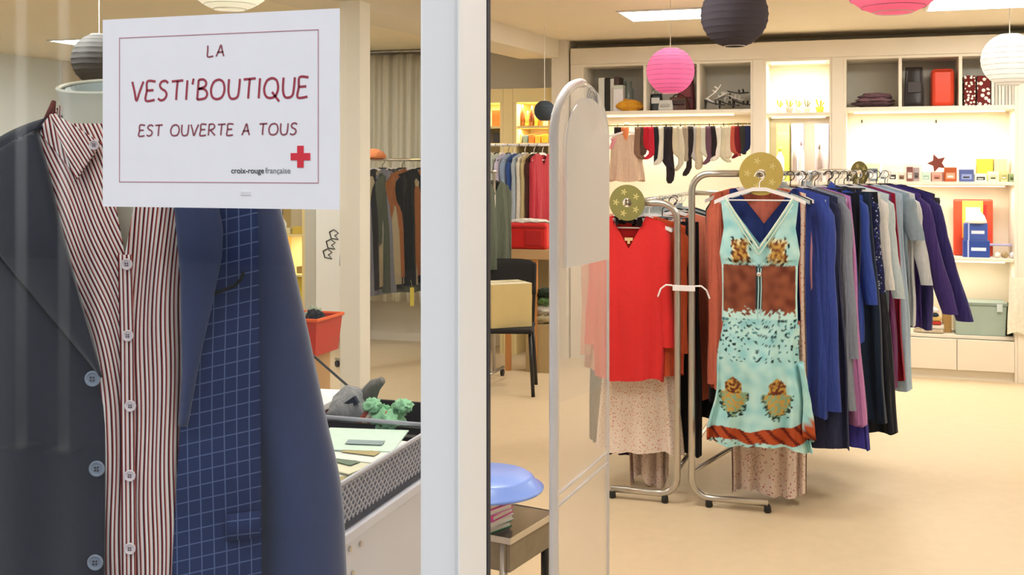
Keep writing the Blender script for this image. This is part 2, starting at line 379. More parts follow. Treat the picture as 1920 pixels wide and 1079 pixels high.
link('ornament', orn, plastic('3a352c'), bw, off=bw.location)
# ------------------------------------------------------------------ garments
def fab(W0, L, dep=.05, slope=.30, neck=.15, vneck=.10, w1=None, waist=None, folds=7, amp=.018, seed=0, n=60, mm=22, flat=False, hemw=.01, bdip=.02, colf=None, shortfront=0):
    """hollow hanging garment body; origin at the neck point, x = width, -y = front"""
    rnd = random.Random(seed); ph = [rnd.uniform(0, 6.28) for _ in range(4)]; w1 = w1 or W0
    rows = []; cols = []
    for i in range(mm+1):
        t = i/mm; wd = W0+(w1-W0)*t
        if waist: wd *= 1-waist*math.exp(-((t-.38)/.16)**2)
        row = []
        for k in range(n):
            th = 2*PI*k/n; cs, sn = math.cos(th), math.sin(th)
            x = wd/2*math.copysign(abs(cs)**.85, cs)
            fo = amp*(.25+t)*(math.sin(folds*th+ph[0]+1.2*t)+.5*math.sin((folds*2-1)*th+ph[1]))
            y = -(dep*.7*(.42+.58*min(1, t*2)))*math.copysign(abs(sn)**.9, sn)+(fo if t > .04 else fo*t*25)
            x0 = W0/2*math.copysign(abs(cs)**.85, cs); a = abs(x0)
            if flat: top = 0
            elif a > neck/2: top = -slope*(a-neck/2)
            else: top = (-vneck if sn > 0 else -bdip)*(1-a/(neck/2))
            z = top*(1-t)+(-L+hemw*math.sin(3*th+ph[2]))*t
            row.append((x*(1+.02*math.sin(9*t+ph[3])), y, z))
            if colf: cols.append(colf(k/n, t, x, z, sn > 0))
        rows.append(row)
    return MB().grid(rows, wrap=True, c=cols or None)
def sleeve(sgn, W0, L, slope=.30, neck=.15, r0=.058, r1=.04, out=.12, fwd=.0, seed=0, n=16, m=12):
    rnd = random.Random(seed+5); ph = rnd.uniform(0, 6); rows = []
    x0 = W0/2-.035; z0 = -slope*(x0-neck/2)-.015
    for i in range(m+1):
        t = i/m; cxx = x0+out*L*t+.012*math.sin(PI*min(1, t*3)); z = z0-L*t
        r = r0+(r1-r0)*t; row = []
        if t == 0: r *= .55
        for k in range(n):
            th = 2*PI*k/n
            q = 1+.07*math.sin(3*th+ph+4*t)+.05*math.sin(14*t+ph)
            row.append((sgn*(cxx+r*q*math.cos(th)*.8), fwd*t+r*q*math.sin(th)*.5, z+(.02*math.cos(th)*(-1) if i == 0 else 0)))
        rows.append(row)
    return MB().grid(rows, wrap=True)
HM = {}
def hanger_mesh(kind):
    if kind in HM: return HM[kind]
    m = {'white': M_hw, 'black': M_hb, 'clear': M_hg, 'clip': M_hb}[kind]
    b = MB()
    hook = [(.0,0,-.075)]+[(0,0,-.05),(0.0,0,-.045)]+[(.022*math.cos(a), 0, -.012+.0*a+.022*math.sin(a)) for a in [R(x) for x in (-80,-40,0,40,80,120,160,185)]]
    b.tube(hook, .0025 if kind != 'white' else .003, 6)
    if kind == 'clip':
        b.tube([(-.16,0,-.085),(0,0,-.078),(.16,0,-.085)], .004, 6)
        for s in (-1, 1): b.rbox((s*.13, 0, -.10), .025, .014, .04)
    else:
        pts = [(x, 0, -.072-.30*max(0, abs(x)-.03)-.25*max(0,abs(x)-.15)**1.2) for x in [-.21+.03*k for k in range(15)]]
        top = [Vector((x, -.006, z+.008)) for x, _, z in pts]; bot = [Vector((x, -.006, z-.010)) for x, _, z in pts][::-1]
        b.prism(top+bot, (0, .012, 0))
        if kind == 'white': b.tube([(-.18,0,-.125),(.18,0,-.125)], .004, 6)
        if kind == 'clear': b.rbox((0,0,-.055), .05, .014, .03)
    HM[kind] = (b, m)
    return HM[kind]
HO = {}
def hanger(kind, loc, rz, label, group):
    if kind not in HO:
        b, m = hanger_mesh(kind); o = link('clothes_hanger', b, m, loc=loc, rz=rz, smooth=False); HO[kind] = o
    else:
        o = HO[kind].copy(); COL.objects.link(o); o.location = loc; o.rotation_euler = (0,0,rz)
    return tag(o, label, 'hanger', group)
def garment(kind, label, cat, m, loc, rz, L, W0=.44, seed=0, hk='white', hl=None, hg=None, sl=0, slm=None, trim=None, collar=None, **k):
    """loc: point of the rail the hanger hangs from"""
    if hk: hanger(hk, loc, rz, hl, hg)
    flat = k.pop('flat', False); drop = .10 if flat else .068
    so = {q: k.pop(q) for q in ('r0','r1','out','fwd') if q in k}
    g = thing(kind, label, cat, Vector(loc)+Vector((0,0,-drop)), rz)
    link('body', fab(W0, L, flat=flat, seed=seed, **k), m, g, smooth=True)
    if sl:
        for s in (-1, 1): link('sleeve', sleeve(s, W0, sl, slope=k.get('slope', .30), neck=k.get('neck', .15), seed=seed+s, **so), slm or m, g, smooth=True)
    if collar:
        nk = k.get('neck', .15)/2; rows = []
        for zz, q in ((-.01, 1.0), (.025, .9), (.01, 1.15), (-.03, 1.25)):
            rows.append([(nk*q*math.cos(a), -.04*q*math.sin(a)-.005, zz-(k.get('vneck',.1)*.5*max(0, math.sin(a)))) for a in [R(-30+240*j/20) for j in range(21)]])
        link('collar', MB().grid(rows), collar, g, smooth=True, solid=.002)
    return g
# ------------------------------------------------------------------ the two chrome racks joined side by side
RY = 5.30
def rack(label, xup, xrail, zr, x2, y2, sgn, foot):
    t_ = thing('clothes_rack', label, 'clothes rack', (xrail, RY, 0)); dx = xup-xrail; c = .085
    def frame():
        b = MB(); pts = []
        s = 1 if dx > 0 else -1
        pts += [(0, 0, zr)]
        for a in range(0, 91, 15): pts.append((dx-s*c+s*c*math.sin(R(a)), 0, zr-c+c*math.cos(R(a))))
        for a in range(0, 91, 15): pts.append((dx-s*c+s*c*math.cos(R(a)), 0, .045+c-c*math.sin(R(a))))
        pts += [(foot, 0, .045)]
        return b.tube(pts, .0165, 12)
    e = Vector((x2-xrail, y2-RY, 0)); ang = math.atan2(e.x, e.y)
    link('end_frame', frame(), M_steel, t_, smooth=True)
    f2 = link('end_frame', frame(), M_steel, t_, smooth=True, loc=e, rz=-ang)
    link('hanging_rail', MB().tube([(0, -.02, zr), (e.x, e.y, zr)], .0125, 10), M_steel, t_, smooth=True)
    n = Vector((e.x, e.y, 0)).normalized()
    link('lower_bar', MB().tube([(dx, .0, .16), (dx+e.x*.98, e.y*.98, .16)], .011, 8), M_steel, t_, smooth=True)
    for q in (dx*.75, foot*.93):
        for o_ in (Vector((0,0,0)), e): link('foot_glide', MB().lathe([(.014, 0), (.018, .006), (.016, .03), (.008, .04)], (q+o_.x, o_.y, 0), 12), M_black, t_, smooth=True)
    return t_
XA_up, XA_r = onY(1270, 0, RY).x, onY(1178, 0, RY).x; ZA = onY(1178, 380, RY).z
XB_up, XB_r = onY(1297, 0, RY).x, onY(1428, 0, RY).x; ZB = onY(1428, 326, RY).z
A2 = Vector((XA_r+.02, 7.3)); B2 = W(1618, 350, 6.75); B2 = Vector((B2.x, B2.y))
rack('left chrome clothes rack carrying the red cardigan', XA_up, XA_r, ZA, A2.x, A2.y, 1, onY(1146, 0, RY).x-XA_r)
rack('right chrome clothes rack carrying the turquoise dress', XB_up, XB_r, ZB, B2.x, B2.y, -1, onY(1440, 0, RY).x-XB_r)
cb = MB(); zc = onY(1283, 540, RY).z
cb.box(XA_up-.02, XB_up+.02, RY-.024, RY-.0175, zc-.014, zc+.014)
for s, x in ((-1, XA_up), (1, XB_up)):
    cb.tube([(x+s*.02, RY-.022, zc+.012), (x+s*.05, RY-.03, zc+.014), (x+s*.075, RY-.03, zc-.005), (x+s*.09, RY-.03, zc-.045)], .005, 6)
cbo = link('rack_connector', cb, M_hw, off=(XA_up, RY-.022, zc), bevel=.002); tag(cbo, 'small white clamp with two hooks joining the two chrome uprights', 'clamp')
# round gold dividers
def disc(p, r, label, c, rz=0):
    t_ = thing('rail_divider', label, 'size divider', p, rz)
    b = MB(); n = 40; i0 = .022; ring = []
    for y in (-.0015, .0015):
        for rr in (i0, r): ring.append([(rr*math.cos(2*PI*k/n), y, rr*math.sin(2*PI*k/n)) for k in range(n)])
    b.grid([ring[0], ring[1], ring[3], ring[2], ring[0]], wrap=True)
    link('disc', b, c, t_)
    for k in range(5):
        f = MB()
        a = 2*PI*k/5+.6; q = Vector((math.cos(a)*r*.62, -.003, math.sin(a)*r*.62))
        f.prism([(q.x+.017*(.6+.4*math.cos(5*e))*math.cos(e), q.y+.0014, q.z+.017*(.6+.4*math.cos(5*e))*math.sin(e)) for e in [2*PI*j/30 for j in range(30)]], (0, -.0008, 0))
        link('flower_print', f, mat('divider_flower', 'd6c884', .5), t_)
    return t_
gold = mat('gold_card', 'c3ab5a', .4, metal=.25, var=.12, scale=40)
olive = mat('olive_card', '8f8a50', .45, metal=.2, var=.12, scale=40)
disc((XB_r, RY-.028, ZB), .102, 'large round gold divider at the front end of the right rail', gold)
disc((XA_r, RY-.028, ZA), .088, 'round olive divider at the front end of the left rail above the red cardigan', olive)
disc((B2.x-.02, B2.y-.12, ZB-.01), .075, 'dark spotted round divider near the far end of the right rail', mat('leopard_card', '857a3c', .5, var=.7, scale=60), rz=-.8)
# ---- rack B garments
eB = Vector((B2.x-XB_r, B2.y-RY, 0)); LB = eB.length; uB = eB.normalized(); rB = -math.atan2(eB.x, eB.y)
def PB(s): p = Vector((XB_r, RY, ZB))+uB*s; return p
HWL = 'white plastic hanger on the rail of the right rack'; HBL = 'black hanger on the rail of the right rack'; HCL = 'clear grey hanger on the rail of the right rack'
def B(s, kind, label, cat, m, L, hk='white', rz=None, dx=0, **k):
    p = PB(s); 
    if dx: p = p+Vector((dx, 0, 0))
    return garment(kind, label, cat, m, p, (rB if rz is None else rz)+random.uniform(-.02,.02), L, hk=hk, hl={'white':HWL,'black':HBL,'clear':HCL,'clip':HBL}.get(hk), hg={'white':'white hangers on the right rack','black':'black hangers on the right rack','clear':'clear hangers on the right rack','clip':'black hangers on the right rack'}.get(hk), seed=int(s*1000), **k)
# the turquoise dress, facing the door
TQ, TQ2 = lin('c4ece8'), lin('96d4da'); BR = lin('6b3526'); OR = lin('b4502a'); GD = lin('c9a04e'); DK = lin('233a3f'); CRM = lin('e6dcae')
def mixc(a, b, t): t = max(0, min(1, t)); return tuple(x*(1-t)+y*t for x, y in zip(a, b))
from mathutils import noise as mn
def dresscol(x, z, front=True):
    """woven-in pattern: turquoise ground, brown waist panel, gold medallions, orange border near the hem"""
    nz = mn.noise(Vector((x*22, z*22, 3))); n2 = mn.noise(Vector((x*70, z*70, 9)))
    c = mixc(TQ, TQ2, .5+.9*nz)
    def medal(cx_, cz_, sc):
        u, v = (x-cx_)/sc, (z-cz_)/sc
        return u, v
    if -.352 < z < -.08:      # bust motifs
        for s in (-1, 1):
            u, v = medal(s*.085, -.285, .045); d = (u*u+(v*.62)**2)**.5+.45*n2+.18*math.cos(4*math.atan2(v, u))
            if d < 1: c = mixc(BR, GD, .5+2*n2) if d < .75 else (CRM if n2 > -.1 else DK)
    if -.60 < z < -.352:
        c = mixc(BR, lin('97573d'), .5+1.2*nz)
        if abs(x) < .012: c = DK
        if abs(x) > .165: c = TQ
        if z < -.54 and n2*.05 > z+.57: c = TQ
    if -.80 < z <= -.60:
        q = .32*(1-((z+.60)/-.20))
        if n2 > .36-q*.5: c = DK if nz > -.2 else lin('4c8a96')
    for cx_ in (-.115, .085):
        u, v = medal(cx_, -.945, .052); d = (u*u+(v*.62)**2)**.5+.35*n2
        if d < 1.35 and v < .0: c = lin('8fae8c') if n2 > 0 else DK if d > 1.05 else GD
        if v >= 0 and abs(u) < .75 and v < 1.5-abs(u)*.9: c = mixc(BR, GD, .5+2.5*n2)
        if v >= 0 and d < .35: c = BR
    zb = -1.135+.35*max(0, x-.06)+.01*math.sin(30*x)
    if zb-.035-.22*max(0,x) < z < zb+.02: c = OR if math.sin(90*(x+z)) > -.55 else lin('6d2418')
    elif z <= zb and z > zb-.06 and n2 > .2: c = BR
    return c
dz = thing('patterned_dress', 'sleeveless turquoise dress with brown waist panel and gold medallions on white hanger', 'dress', PB(-.03)+Vector((0,0,-.075)), R(2))
hanger('white', PB(-.03), R(2), 'white hanger holding the turquoise dress at the front of the rack', None)
def dress_body():
    n, m = 200, 260; rows = []; cols = []
    def hw(z):
        P = [(-.04,.18),(-.18,.165),(-.30,.185),(-.36,.175),(-.50,.172),(-.62,.175),(-.80,.19),(-1.0,.215),(-1.12,.235),(-1.22,.245)]
        for (a, p), (b, q) in zip(P, P[1:]):
            if z >= b: t = (a-z)/(a-b); t = max(0,min(1,t)); return p+(q-p)*t
        return P[-1][1]
    for i in range(m+1):
        t = i/m; row = []
        for k in range(n):
            th = 2*PI*k/n; cs, sn = math.cos(th), math.sin(th); sx = math.copysign(abs(cs)**.8, cs)
            a = abs(sx)*.18
            if a > .155: top = -.045-.5*(a-.155)
            elif sn > 0: top = -.035-.24*(1-a/.155)**.95
            else: top = -.035-.22*(1-a/.155)**.8
            z = top*(1-t)+(-1.19-.01*math.sin(4*th)-.02*max(0, sx))*t
            x = sx*hw(z)+(.008*math.sin(z*18) if t > .5 else 0)
            f = max(0, (-z-.55))*.030
            y = -(.03+.055*min(1, t*1.6))*math.copysign(abs(sn)**.9, sn)+f*math.sin(9*th+2*z)+f*.5*math.sin(17*th+1)
            if -.33 < z < -.1 and sn > 0: y -= .02*math.exp(-((abs(x)-.085)/.05)**2)
            row.append((x, y, z)); cols.append(dresscol(x, z))
        rows.append(row)
    return MB().grid(rows, wrap=True, c=cols)
link('dress_body', dress_body(), vmat(), dz, smooth=True)
pip = MB(); fr = []
for k in range(25):
    x = -.155+.31*k/24; fr.append((x, -.045-.012*(1-abs(x)/.155), -.035-.24*(1-abs(x)/.155)**.95))
pip.tube(fr, .006, 6); pip.tube([(x, y-.002, z-.028) for x, y, z in fr], .003, 6)
link('neckline_band', pip, mat('pale_piping', 'd8ead8', .8), dz, smooth=True)
tie = MB(); tie.tube([(0,-.095,-.36),(.002,-.1,-.45),(-.003,-.1,-.60)], .003, 6); tie.tube([(.012,-.095,-.36),(.014,-.1,-.45),(.010,-.1,-.58)], .003, 6)
link('tie_cord', tie, mat('cord', 'a9cfd0', .8), dz); bd = MB().lathe([(0,0),(.011,.004),(.013,.012),(.011,.02),(0,.024)], (.004,-.1,-.40), 14)
link('silver_bead', bd, mat('silver', 'dadde0', .2, metal=.9), dz, smooth=True)
fl = MB(); rows = []
for i in range(14):
    t = i/13; rows.append([(.19+.02*t+.045*math.sin(s*PI)*t+.012*math.sin(11*s+5*t), -.03-.05*math.cos(s*PI)-.01*t, -.80-.33*t-.05*s*t) for s in [j/10 for j in range(11)]])
link('side_frill', fl.grid(rows, c=[dresscol(p[0]+.2*mn.noise(Vector((p[2]*4,0,0))), p[2]) for r in rows for p in r]), vmat(), dz, smooth=True, solid=.002)
# coral blouse & navy inner garment seen in the neckline
B(.035, 'sleeveless_top', 'navy vest with a v neck showing inside the turquoise dress neckline', 'vest', cloth('2b3a78'), .62, hk='clear', rz=R(2), W0=.33, vneck=.17, bdip=.17, slope=.25, neck=.27, dep=.03)
B(.07, 'blouse', 'coral pink blouse filling the neckline behind the turquoise dress', 'blouse', cloth('e8806c'), .65, hk='black', rz=R(2), W0=.31, vneck=.03, neck=.12, slope=.22, dep=.03)
fls = spots('floral_voile', 'e8d3c4', 'c07880', 'c09a86', 62, .30)
B(.15, 'long_floral_dress', 'long pale pink floral dress reaching the floor behind the turquoise dress', 'dress', fls, 1.475, hk='white', rz=R(4), W0=.34, w1=.36, vneck=.06, folds=11, amp=.02, dep=.06, dx=-.015, mm=40, n=90, hemw=.015)
B(.105, 'long_cardigan', 'long coral cardigan whose sleeve hangs left of the turquoise dress', 'cardigan', cloth('e5795f'), .98, W0=.36, sl=.92, r0=.055, r1=.045, out=.02, dx=-.095, rz=R(6), dep=.035)
B(.20, 'tunic', 'royal blue tunic with long sleeves just right of the turquoise dress', 'tunic', cloth('3c50a6'), 1.10, hk='clear', W0=.44, sl=1.02, r0=.06, r1=.045, out=.06, dep=.04, dx=.03, rz=R(-6))
B(.245, 'scarf_top', 'powder pink sleeveless top between the blue tunic and the navy coat', 'top', cloth('dfa9c0'), .55, hk='white', W0=.40, dep=.03)
B(.30, 'long_coat', 'long dark navy coat with the broadest hem on the right rack', 'coat', cloth('2e3352'), 1.26, hk='black', W0=.46, w1=.60, sl=.6, out=.06, dep=.07, dx=.04)
B(.37, 'cardigan', 'thin grey knit cardigan hanging open behind the navy coat', 'cardigan', cloth('8e96a8'), 1.08, hk='white', W0=.47, w1=.56, sl=.78, out=.08, dep=.03, dx=.06)
B(.42, 'long_vest', 'olive brown long vest tucked behind the grey knit cardigan', 'vest', cloth('7d7768'), 1.0, hk='black', W0=.42, dep=.03, dx=.06)
B(.47, 'shawl_dress', 'bright mauve pink slim dress forming a thin strip on the right rack', 'dress', cloth('c987c2'), 1.18, hk='white', W0=.46, w1=.60, dep=.025, dx=.06)
B(.53, 'maxi_dress', 'violet blue maxi dress with a glossy rounded hem', 'dress', cloth('3f3c9c'), 1.30, hk='clear', W0=.46, w1=.62, dep=.06, dx=.05)
B(.60, 'trousers', 'black trousers folded over a hanger behind the violet maxi dress', 'trousers', cloth('1b1d28'), 1.05, hk='clip', W0=.46, flat=True, dep=.03, dx=.07)
B(.66, 'shirt', 'cobalt blue denim shirt near the middle of the right rack', 'shirt', cloth('3b56b4'), .80, hk='white', W0=.46, sl=.55, out=.14, dep=.045, dx=.07, collar=cloth('3b56b4'))
B(.73, 'trousers', 'dark teal trousers hanging to calf height behind the denim shirt', 'trousers', cloth('243248'), 1.18, hk='clip', W0=.44, w1=.60, flat=True, dep=.04, dx=.10)
emb = spots('embroidered_cloth', '23284e', 'c9cfe4', '3c4fb0', 80, .33)
B(.79, 'embroidered_jacket', 'dark jacket covered in white embroidery dots on the right rack', 'jacket', emb, .74, hk='black', W0=.47, sl=.5, out=.12, dep=.045, dx=.09)
B(.86, 'skirt', 'black flared skirt with its corner hanging lowest beside the open floor', 'skirt', cloth('20242e'), 1.26, hk='clip', W0=.44, w1=.66, flat=True, dep=.05, dx=.10)
B(.93, 'blouse', 'white blouse with loose sleeves among the blue garments', 'blouse', cloth('f6f8fa'), .80, hk='white', W0=.46, sl=.5, out=.14, dep=.05, dx=.10)
B(1.0, 'shirt', 'icy pale blue shirt hanging behind the white blouse', 'shirt', cloth('d2e2ea'), .92, hk='black', W0=.47, sl=.55, out=.16, dep=.045, dx=.11)
B(1.06, 'knitted_tunic', 'plum coloured long knit top beside the burgundy one', 'top', cloth('7a3a72'), 1.08, hk='white', W0=.44, w1=.52, dep=.04, dx=.12)
B(1.11, 'knitted_tunic', 'burgundy red long knit top near the far end of the right rack', 'top', cloth('a02040'), 1.06, hk='black', W0=.46, w1=.55, dep=.04, dx=.13)
B(1.17, 'tunic', 'light sky blue tunic hanging lower than the grey striped tee', 'tunic', cloth('bdd6ee'), 1.12, hk='white', W0=.47, w1=.58, dep=.04, dx=.14)
B(1.23, 'tee_shirt', 'grey blue short sleeved tee with dark cuffs', 'shirt', cloth('9fb4c6'), .70, hk='black', W0=.48, sl=.25, r0=.07, r1=.06, out=.3, dep=.05, dx=.16)
B(1.30, 'jacket', 'white jacket with thin black edging near the rail end', 'jacket', cloth('dfe4ea'), .78, hk='white', W0=.49, sl=.5, out=.2, dep=.05, dx=.17)
B(1.37, 'jacket', 'purple jacket with a long sleeve reaching out over the floor', 'jacket', cloth('4d3c86'), .80, hk='black', W0=.50, sl=.66, out=.28, r0=.07, r1=.055, dep=.06, dx=.19)
B(1.44, 'jacket', 'indigo jacket with a dark cuff, last on the right rack', 'jacket', cloth('3a3478'), .82, hk='black', W0=.52, sl=.70, out=.30, r0=.068, r1=.058, dep=.06, dx=.22)
B(1.50, 'cardigan', 'charcoal cardigan with white striped shoulders at the rail end', 'cardigan', cloth('3d4048'), .5, hk='white', W0=.52, sl=.2, out=.3, dep=.05, dx=.22)
# left part of the right rack: things hanging left of the coral cardigan
B(.26, 'waistcoat', 'olive brown waistcoat left of the coral cardigan', 'waistcoat', cloth('7e6a44'), .95, hk='white', W0=.44, dep=.03, dx=-.12, rz=R(8))
B(.34, 'long_coat', 'black coat between the chrome upright and the coral cardigan', 'coat', cloth('1e1d22'), 1.08, hk='black', W0=.46, sl=.75, out=.0, dep=.05, dx=-.14, rz=R(8))
# ---- rack A garments
uA = (Vector((A2.x-XA_r, A2.y-RY, 0))).normalized()
HWA = 'white plastic hanger on the rail of the left rack'; HBA = 'black hanger on the rail of the left rack'; HCA = 'clear grey hanger on the rail of the left rack'
def A(s, kind, label, cat, m, L, hk='white', rz=0, dx=0, **k):
    p = Vector((XA_r+dx, RY, ZA))+uA*s
    return garment(kind, label, cat, m, p, R(rz)+random.uniform(-.02,.02), L, hk=hk, hl={'white':HWA,'black':HBA,'clear':HCA,'clip':HBA}.get(hk), hg={'white':'white hangers on the left rack','black':'black hangers on the left rack','clear':'clear hangers on the left rack','clip':'black hangers on the left rack'}.get(hk), seed=int(s*1000)+3, **k)
red = mat('red_knit', 'd81e1e', .8, var=.10, scale=90, bump=.3, sheen=.2)
rc = A(.02, 'knit_sweater', 'bright red v neck sweater hanging at the front of the left rack', 'sweater', red, .80, rz=2, W0=.37, w1=.34, sl=.60, r0=.055, r1=.042, out=.07, slope=.34, neck=.17, vneck=.16, dep=.06, amp=.010, folds=8, mm=30)
link('care_tag', MB().box(-.02,.02,-.012,-.010,-.12,-.105).box(-.006,.006,-.012,-.010,-.135,-.12), mat('label_tape', 'e8c890', .7), rc)
link('neck_lining', fab(.15, .04, dep=.02, neck=.14, vneck=.015, slope=.3), cloth('26181a'), rc, smooth=True)
A(.08, 'cardigan', 'coral orange cardigan peeking out right of the red sweater', 'cardigan', cloth('e2633c'), .78, W0=.46, sl=.62, r0=.05, r1=.04, out=.03, dep=.035, dx=.035)
fl2 = spots('tiny_floral', 'f2e2d4', 'd06c5c', 'd8a490', 95, .30)
A(.13, 'long_skirt', 'cream skirt with tiny red flowers below the red sweater', 'skirt', fl2, 1.15, hk='clip', W0=.28, w1=.44, flat=True, folds=9, amp=.014, dep=.06, dx=.03, mm=30, n=80)
A(.20, 'trousers', 'black trousers below the right edge of the red sweater', 'trousers', cloth('1c191c'), 1.16, hk='clip', W0=.36, w1=.40, flat=True, dep=.035, dx=.13)
A(.27, 'long_floral_dress', 'pink floral dress whose ragged hem hangs lowest on the left rack', 'dress', fls, 1.37, hk='white', W0=.30, w1=.18, dep=.05, folds=9, amp=.022, dx=.05, hemw=.03, mm=30, n=70)
A(.34, 'cardigan', 'pale peach cardigan at the left edge of the left rack', 'cardigan', cloth('e8a88c'), .82, W0=.46, sl=.70, out=.04, dep=.04, dx=-.08)
A(.41, 'trousers', 'slate grey trousers seen through the clear panel', 'trousers', cloth('4e5a66'), 1.18, hk='clip', W0=.34, w1=.36, flat=True, dep=.03, dx=-.12)
A(.48, 'trousers', 'dark plum trousers behind the slate grey ones', 'trousers', cloth('40283c'), 1.27, hk='clip', W0=.22, w1=.24, flat=True, dep=.03, dx=-.10)
A(.56, 'long_shirt', 'salmon long shirt between the two chrome uprights', 'shirt', cloth('e58468'), .98, W0=.44, sl=.6, out=.02, dep=.04, dx=.13)
A(.66, 'long_coat', 'black wool coat deep in the left rack', 'coat', cloth('19191d'), 1.1, hk='black', W0=.46, w1=.5, sl=.65, out=.02, dep=.05, dx=.10)
for i, (c, n_) in enumerate((('7c828c','mid grey jumper'),('d7d2c6','ivory jumper'),('2a2c34','charcoal jumper'),('a8b4b8','pale grey green jumper'),('40424a','graphite jumper'))):
    A(.78+.13*i, 'jumper', n_+' deep in the left rack behind the black wool coat', 'jumper', cloth(c), .75, hk=['clear','white','black','clear','white'][i], W0=.44, sl=.5, out=.03, dep=.045, dx=.04)
# spare clear hangers at the front of the left rail and on the right rail
for i in range(9):
    hanger('clear', Vector((XA_r, RY, ZA))+uA*(.10+.09*i), R(-8+i*2), HCA, 'clear hangers on the left rack')
# ------------------------------------------------------------------ the notice stuck on the window
YS = YF-.0045
def SP(px, py, d=0): p = onY(px, py, YS-d); return p
sx0, sx1 = SP(193, 200).x, SP(637, 200).x
sz1 = (SP(193, 38).z+SP(637, 15).z)/2; sz0 = (SP(195, 388).z+SP(637, 393).z)/2
sg = thing('paper_notice', 'white printed notice with red cross stuck on the shop window', 'sign', (sx0, YS, sz0))
so_ = sg.location
link('sheet', MB().box(sx0, sx1, YS-.0004, YS+.0004, sz0, sz1), mat('paper', 'f4f4f7', .55, var=.01), sg, off=so_)
link('tape', MB().box((sx0+sx1)/2+.030, (sx0+sx1)/2+.042, YS-.0009, YS-.0005, sz0+.014, sz0+.018), mat('clear_tape', 'e6e6e8', .2), sg, off=so_)
fx0, fx1 = SP(224, 200).x, SP(598, 200).x; fz1 = (SP(224, 71).z+SP(598, 58).z)/2; fz0 = (SP(226, 342).z+SP(598, 341).z)/2
ln = .0009; ly0, ly1 = YS-.0007, YS-.0005
mr = mat('red_border_ink', 'b9848c', .6)
link('printed_border', MB().box(fx0, fx1, ly0, ly1, fz1, fz1+ln).box(fx0, fx1, ly0, ly1, fz0-ln, fz0).box(fx0, fx0+ln, ly0, ly1, fz0, fz1).box(fx1-ln, fx1, ly0, ly1, fz0, fz1), mr, sg, off=so_)
GL = {'L': (.6, [[(0,1),(.02,.5),(.05,0),(.55,.04)]]),
 'A': (.72, [[(0,0),(.2,.5),(.38,1),(.52,.5),(.68,0)], [(.1,.36),(.6,.38)]]),
 'V': (.7, [[(0,1),(.18,.45),(.32,0),(.5,.5),(.7,1)]]),
 'E': (.55, [[(.55,.98),(.05,1),(.03,.5),(0,0),(.55,.03)], [(.04,.52),(.45,.54)]]),
 'S': (.6, [[(.58,.88),(.42,1),(.18,.96),(.08,.78),(.2,.6),(.42,.48),(.52,.3),(.42,.08),(.2,0),(0,.1)]]),
 'T': (.68, [[(0,.96),(.7,1)], [(.36,.98),(.33,.5),(.32,0)]]),
 'I': (.14, [[(.07,1),(.05,0)]]),
 "'": (.16, [[(.1,1.08),(.05,.78)]]),
 'B': (.62, [[(.05,1),(.02,0)], [(.05,1),(.32,1.02),(.5,.88),(.45,.66),(.06,.54)], [(.06,.54),(.42,.52),(.6,.3),(.48,.06),(.02,0)]]),
 'O': (.82, [[(.45,1),(.15,.88),(0,.5),(.1,.12),(.38,0),(.68,.12),(.8,.48),(.7,.86),(.45,1)]]),
 'U': (.68, [[(.02,1),(.02,.4),(.14,.06),(.36,0),(.58,.12),(.64,.5),(.66,1)]]),
 'Q': (.86, [[(.45,1),(.15,.88),(0,.5),(.1,.12),(.38,0),(.68,.12),(.8,.48),(.7,.86),(.45,1)], [(.46,.3),(.9,-.18)]]),
 'R': (.66, [[(.05,1),(.02,0)], [(.03,.98),(.35,1.02),(.56,.85),(.45,.6),(.08,.46)], [(.2,.46),(.64,0)]]), ' ': (.42, [])}
def smoothline(p, k=4):
    o = []
    for i in range(len(p)-1):
        a = p[max(i-1,0)]; b = p[i]; c = p[i+1]; d = p[min(i+2,len(p)-1)]
        for j in range(k):
            t = j/k
            o.append(tuple(.5*(2*b[q]+(c[q]-a[q])*t+(2*a[q]-5*b[q]+4*c[q]-d[q])*t*t+(3*b[q]-a[q]-3*c[q]+d[q])*t**3) for q in (0,1)))
    return o+[p[-1]]
def ribbon(b, pts, w_):
    L = []; Rr = []
    for i, p in enumerate(pts):
        a = Vector(pts[max(i-1,0)]); c = Vector(pts[min(i+1,len(pts)-1)]); d = c-a
        if d.length < 1e-9: d = Vector((1,0))
        d.normalize(); n = Vector((-d.y, d.x))*w_/2; L.append(Vector(p)+n); Rr.append(Vector(p)-n)
    b.grid([[(q.x, YS-.0007, q.y) for q in L], [(q.x, YS-.0007, q.y) for q in Rr]])
def write(txt, xl, xr, yb, h, w_, m, name='printed_letter', slant=.06):
    """letters on the notice between two pixel columns, baseline at pixel row yb"""
    X0 = SP(xl, yb).x; X1 = SP(xr, yb).x; pb = SP((xl+xr)/2, yb); pt = SP((xl+xr)/2, yb-h); H = pt.z-pb.z; gap = .2
    tot = sum(GL[c][0]+gap for c in txt)-gap; sc = (X1-X0)/tot; x = X0; wl = MB()
    for c in txt:
        for s_ in GL[c][1]:
            pts = smoothline(s_) if len(s_) > 3 else s_
            ribbon(wl, [(x+(a+slant*z)*sc, pb.z+z*H) for a, z in pts], w_)
        x += (GL[c][0]+gap)*sc
    o = link(name, wl, m, sg, off=so_, recalc=False); return o
ink = mat('red_ink', 'a23a4a', .6); ink2 = mat('brown_red_ink', '94505a', .6)
write('LA', 389, 421, 106, 21, .0018, ink2, 'word_line')
write("VESTI'BOUTIQUE", 247, 577, 186, 37, .0026, ink, 'word_line')
write('EST OUVERTE A TOUS', 261, 557, 254, 21, .0018, ink2, 'word_line')
c_ = SP(564, 294); a_ = .0115; k_ = .0037
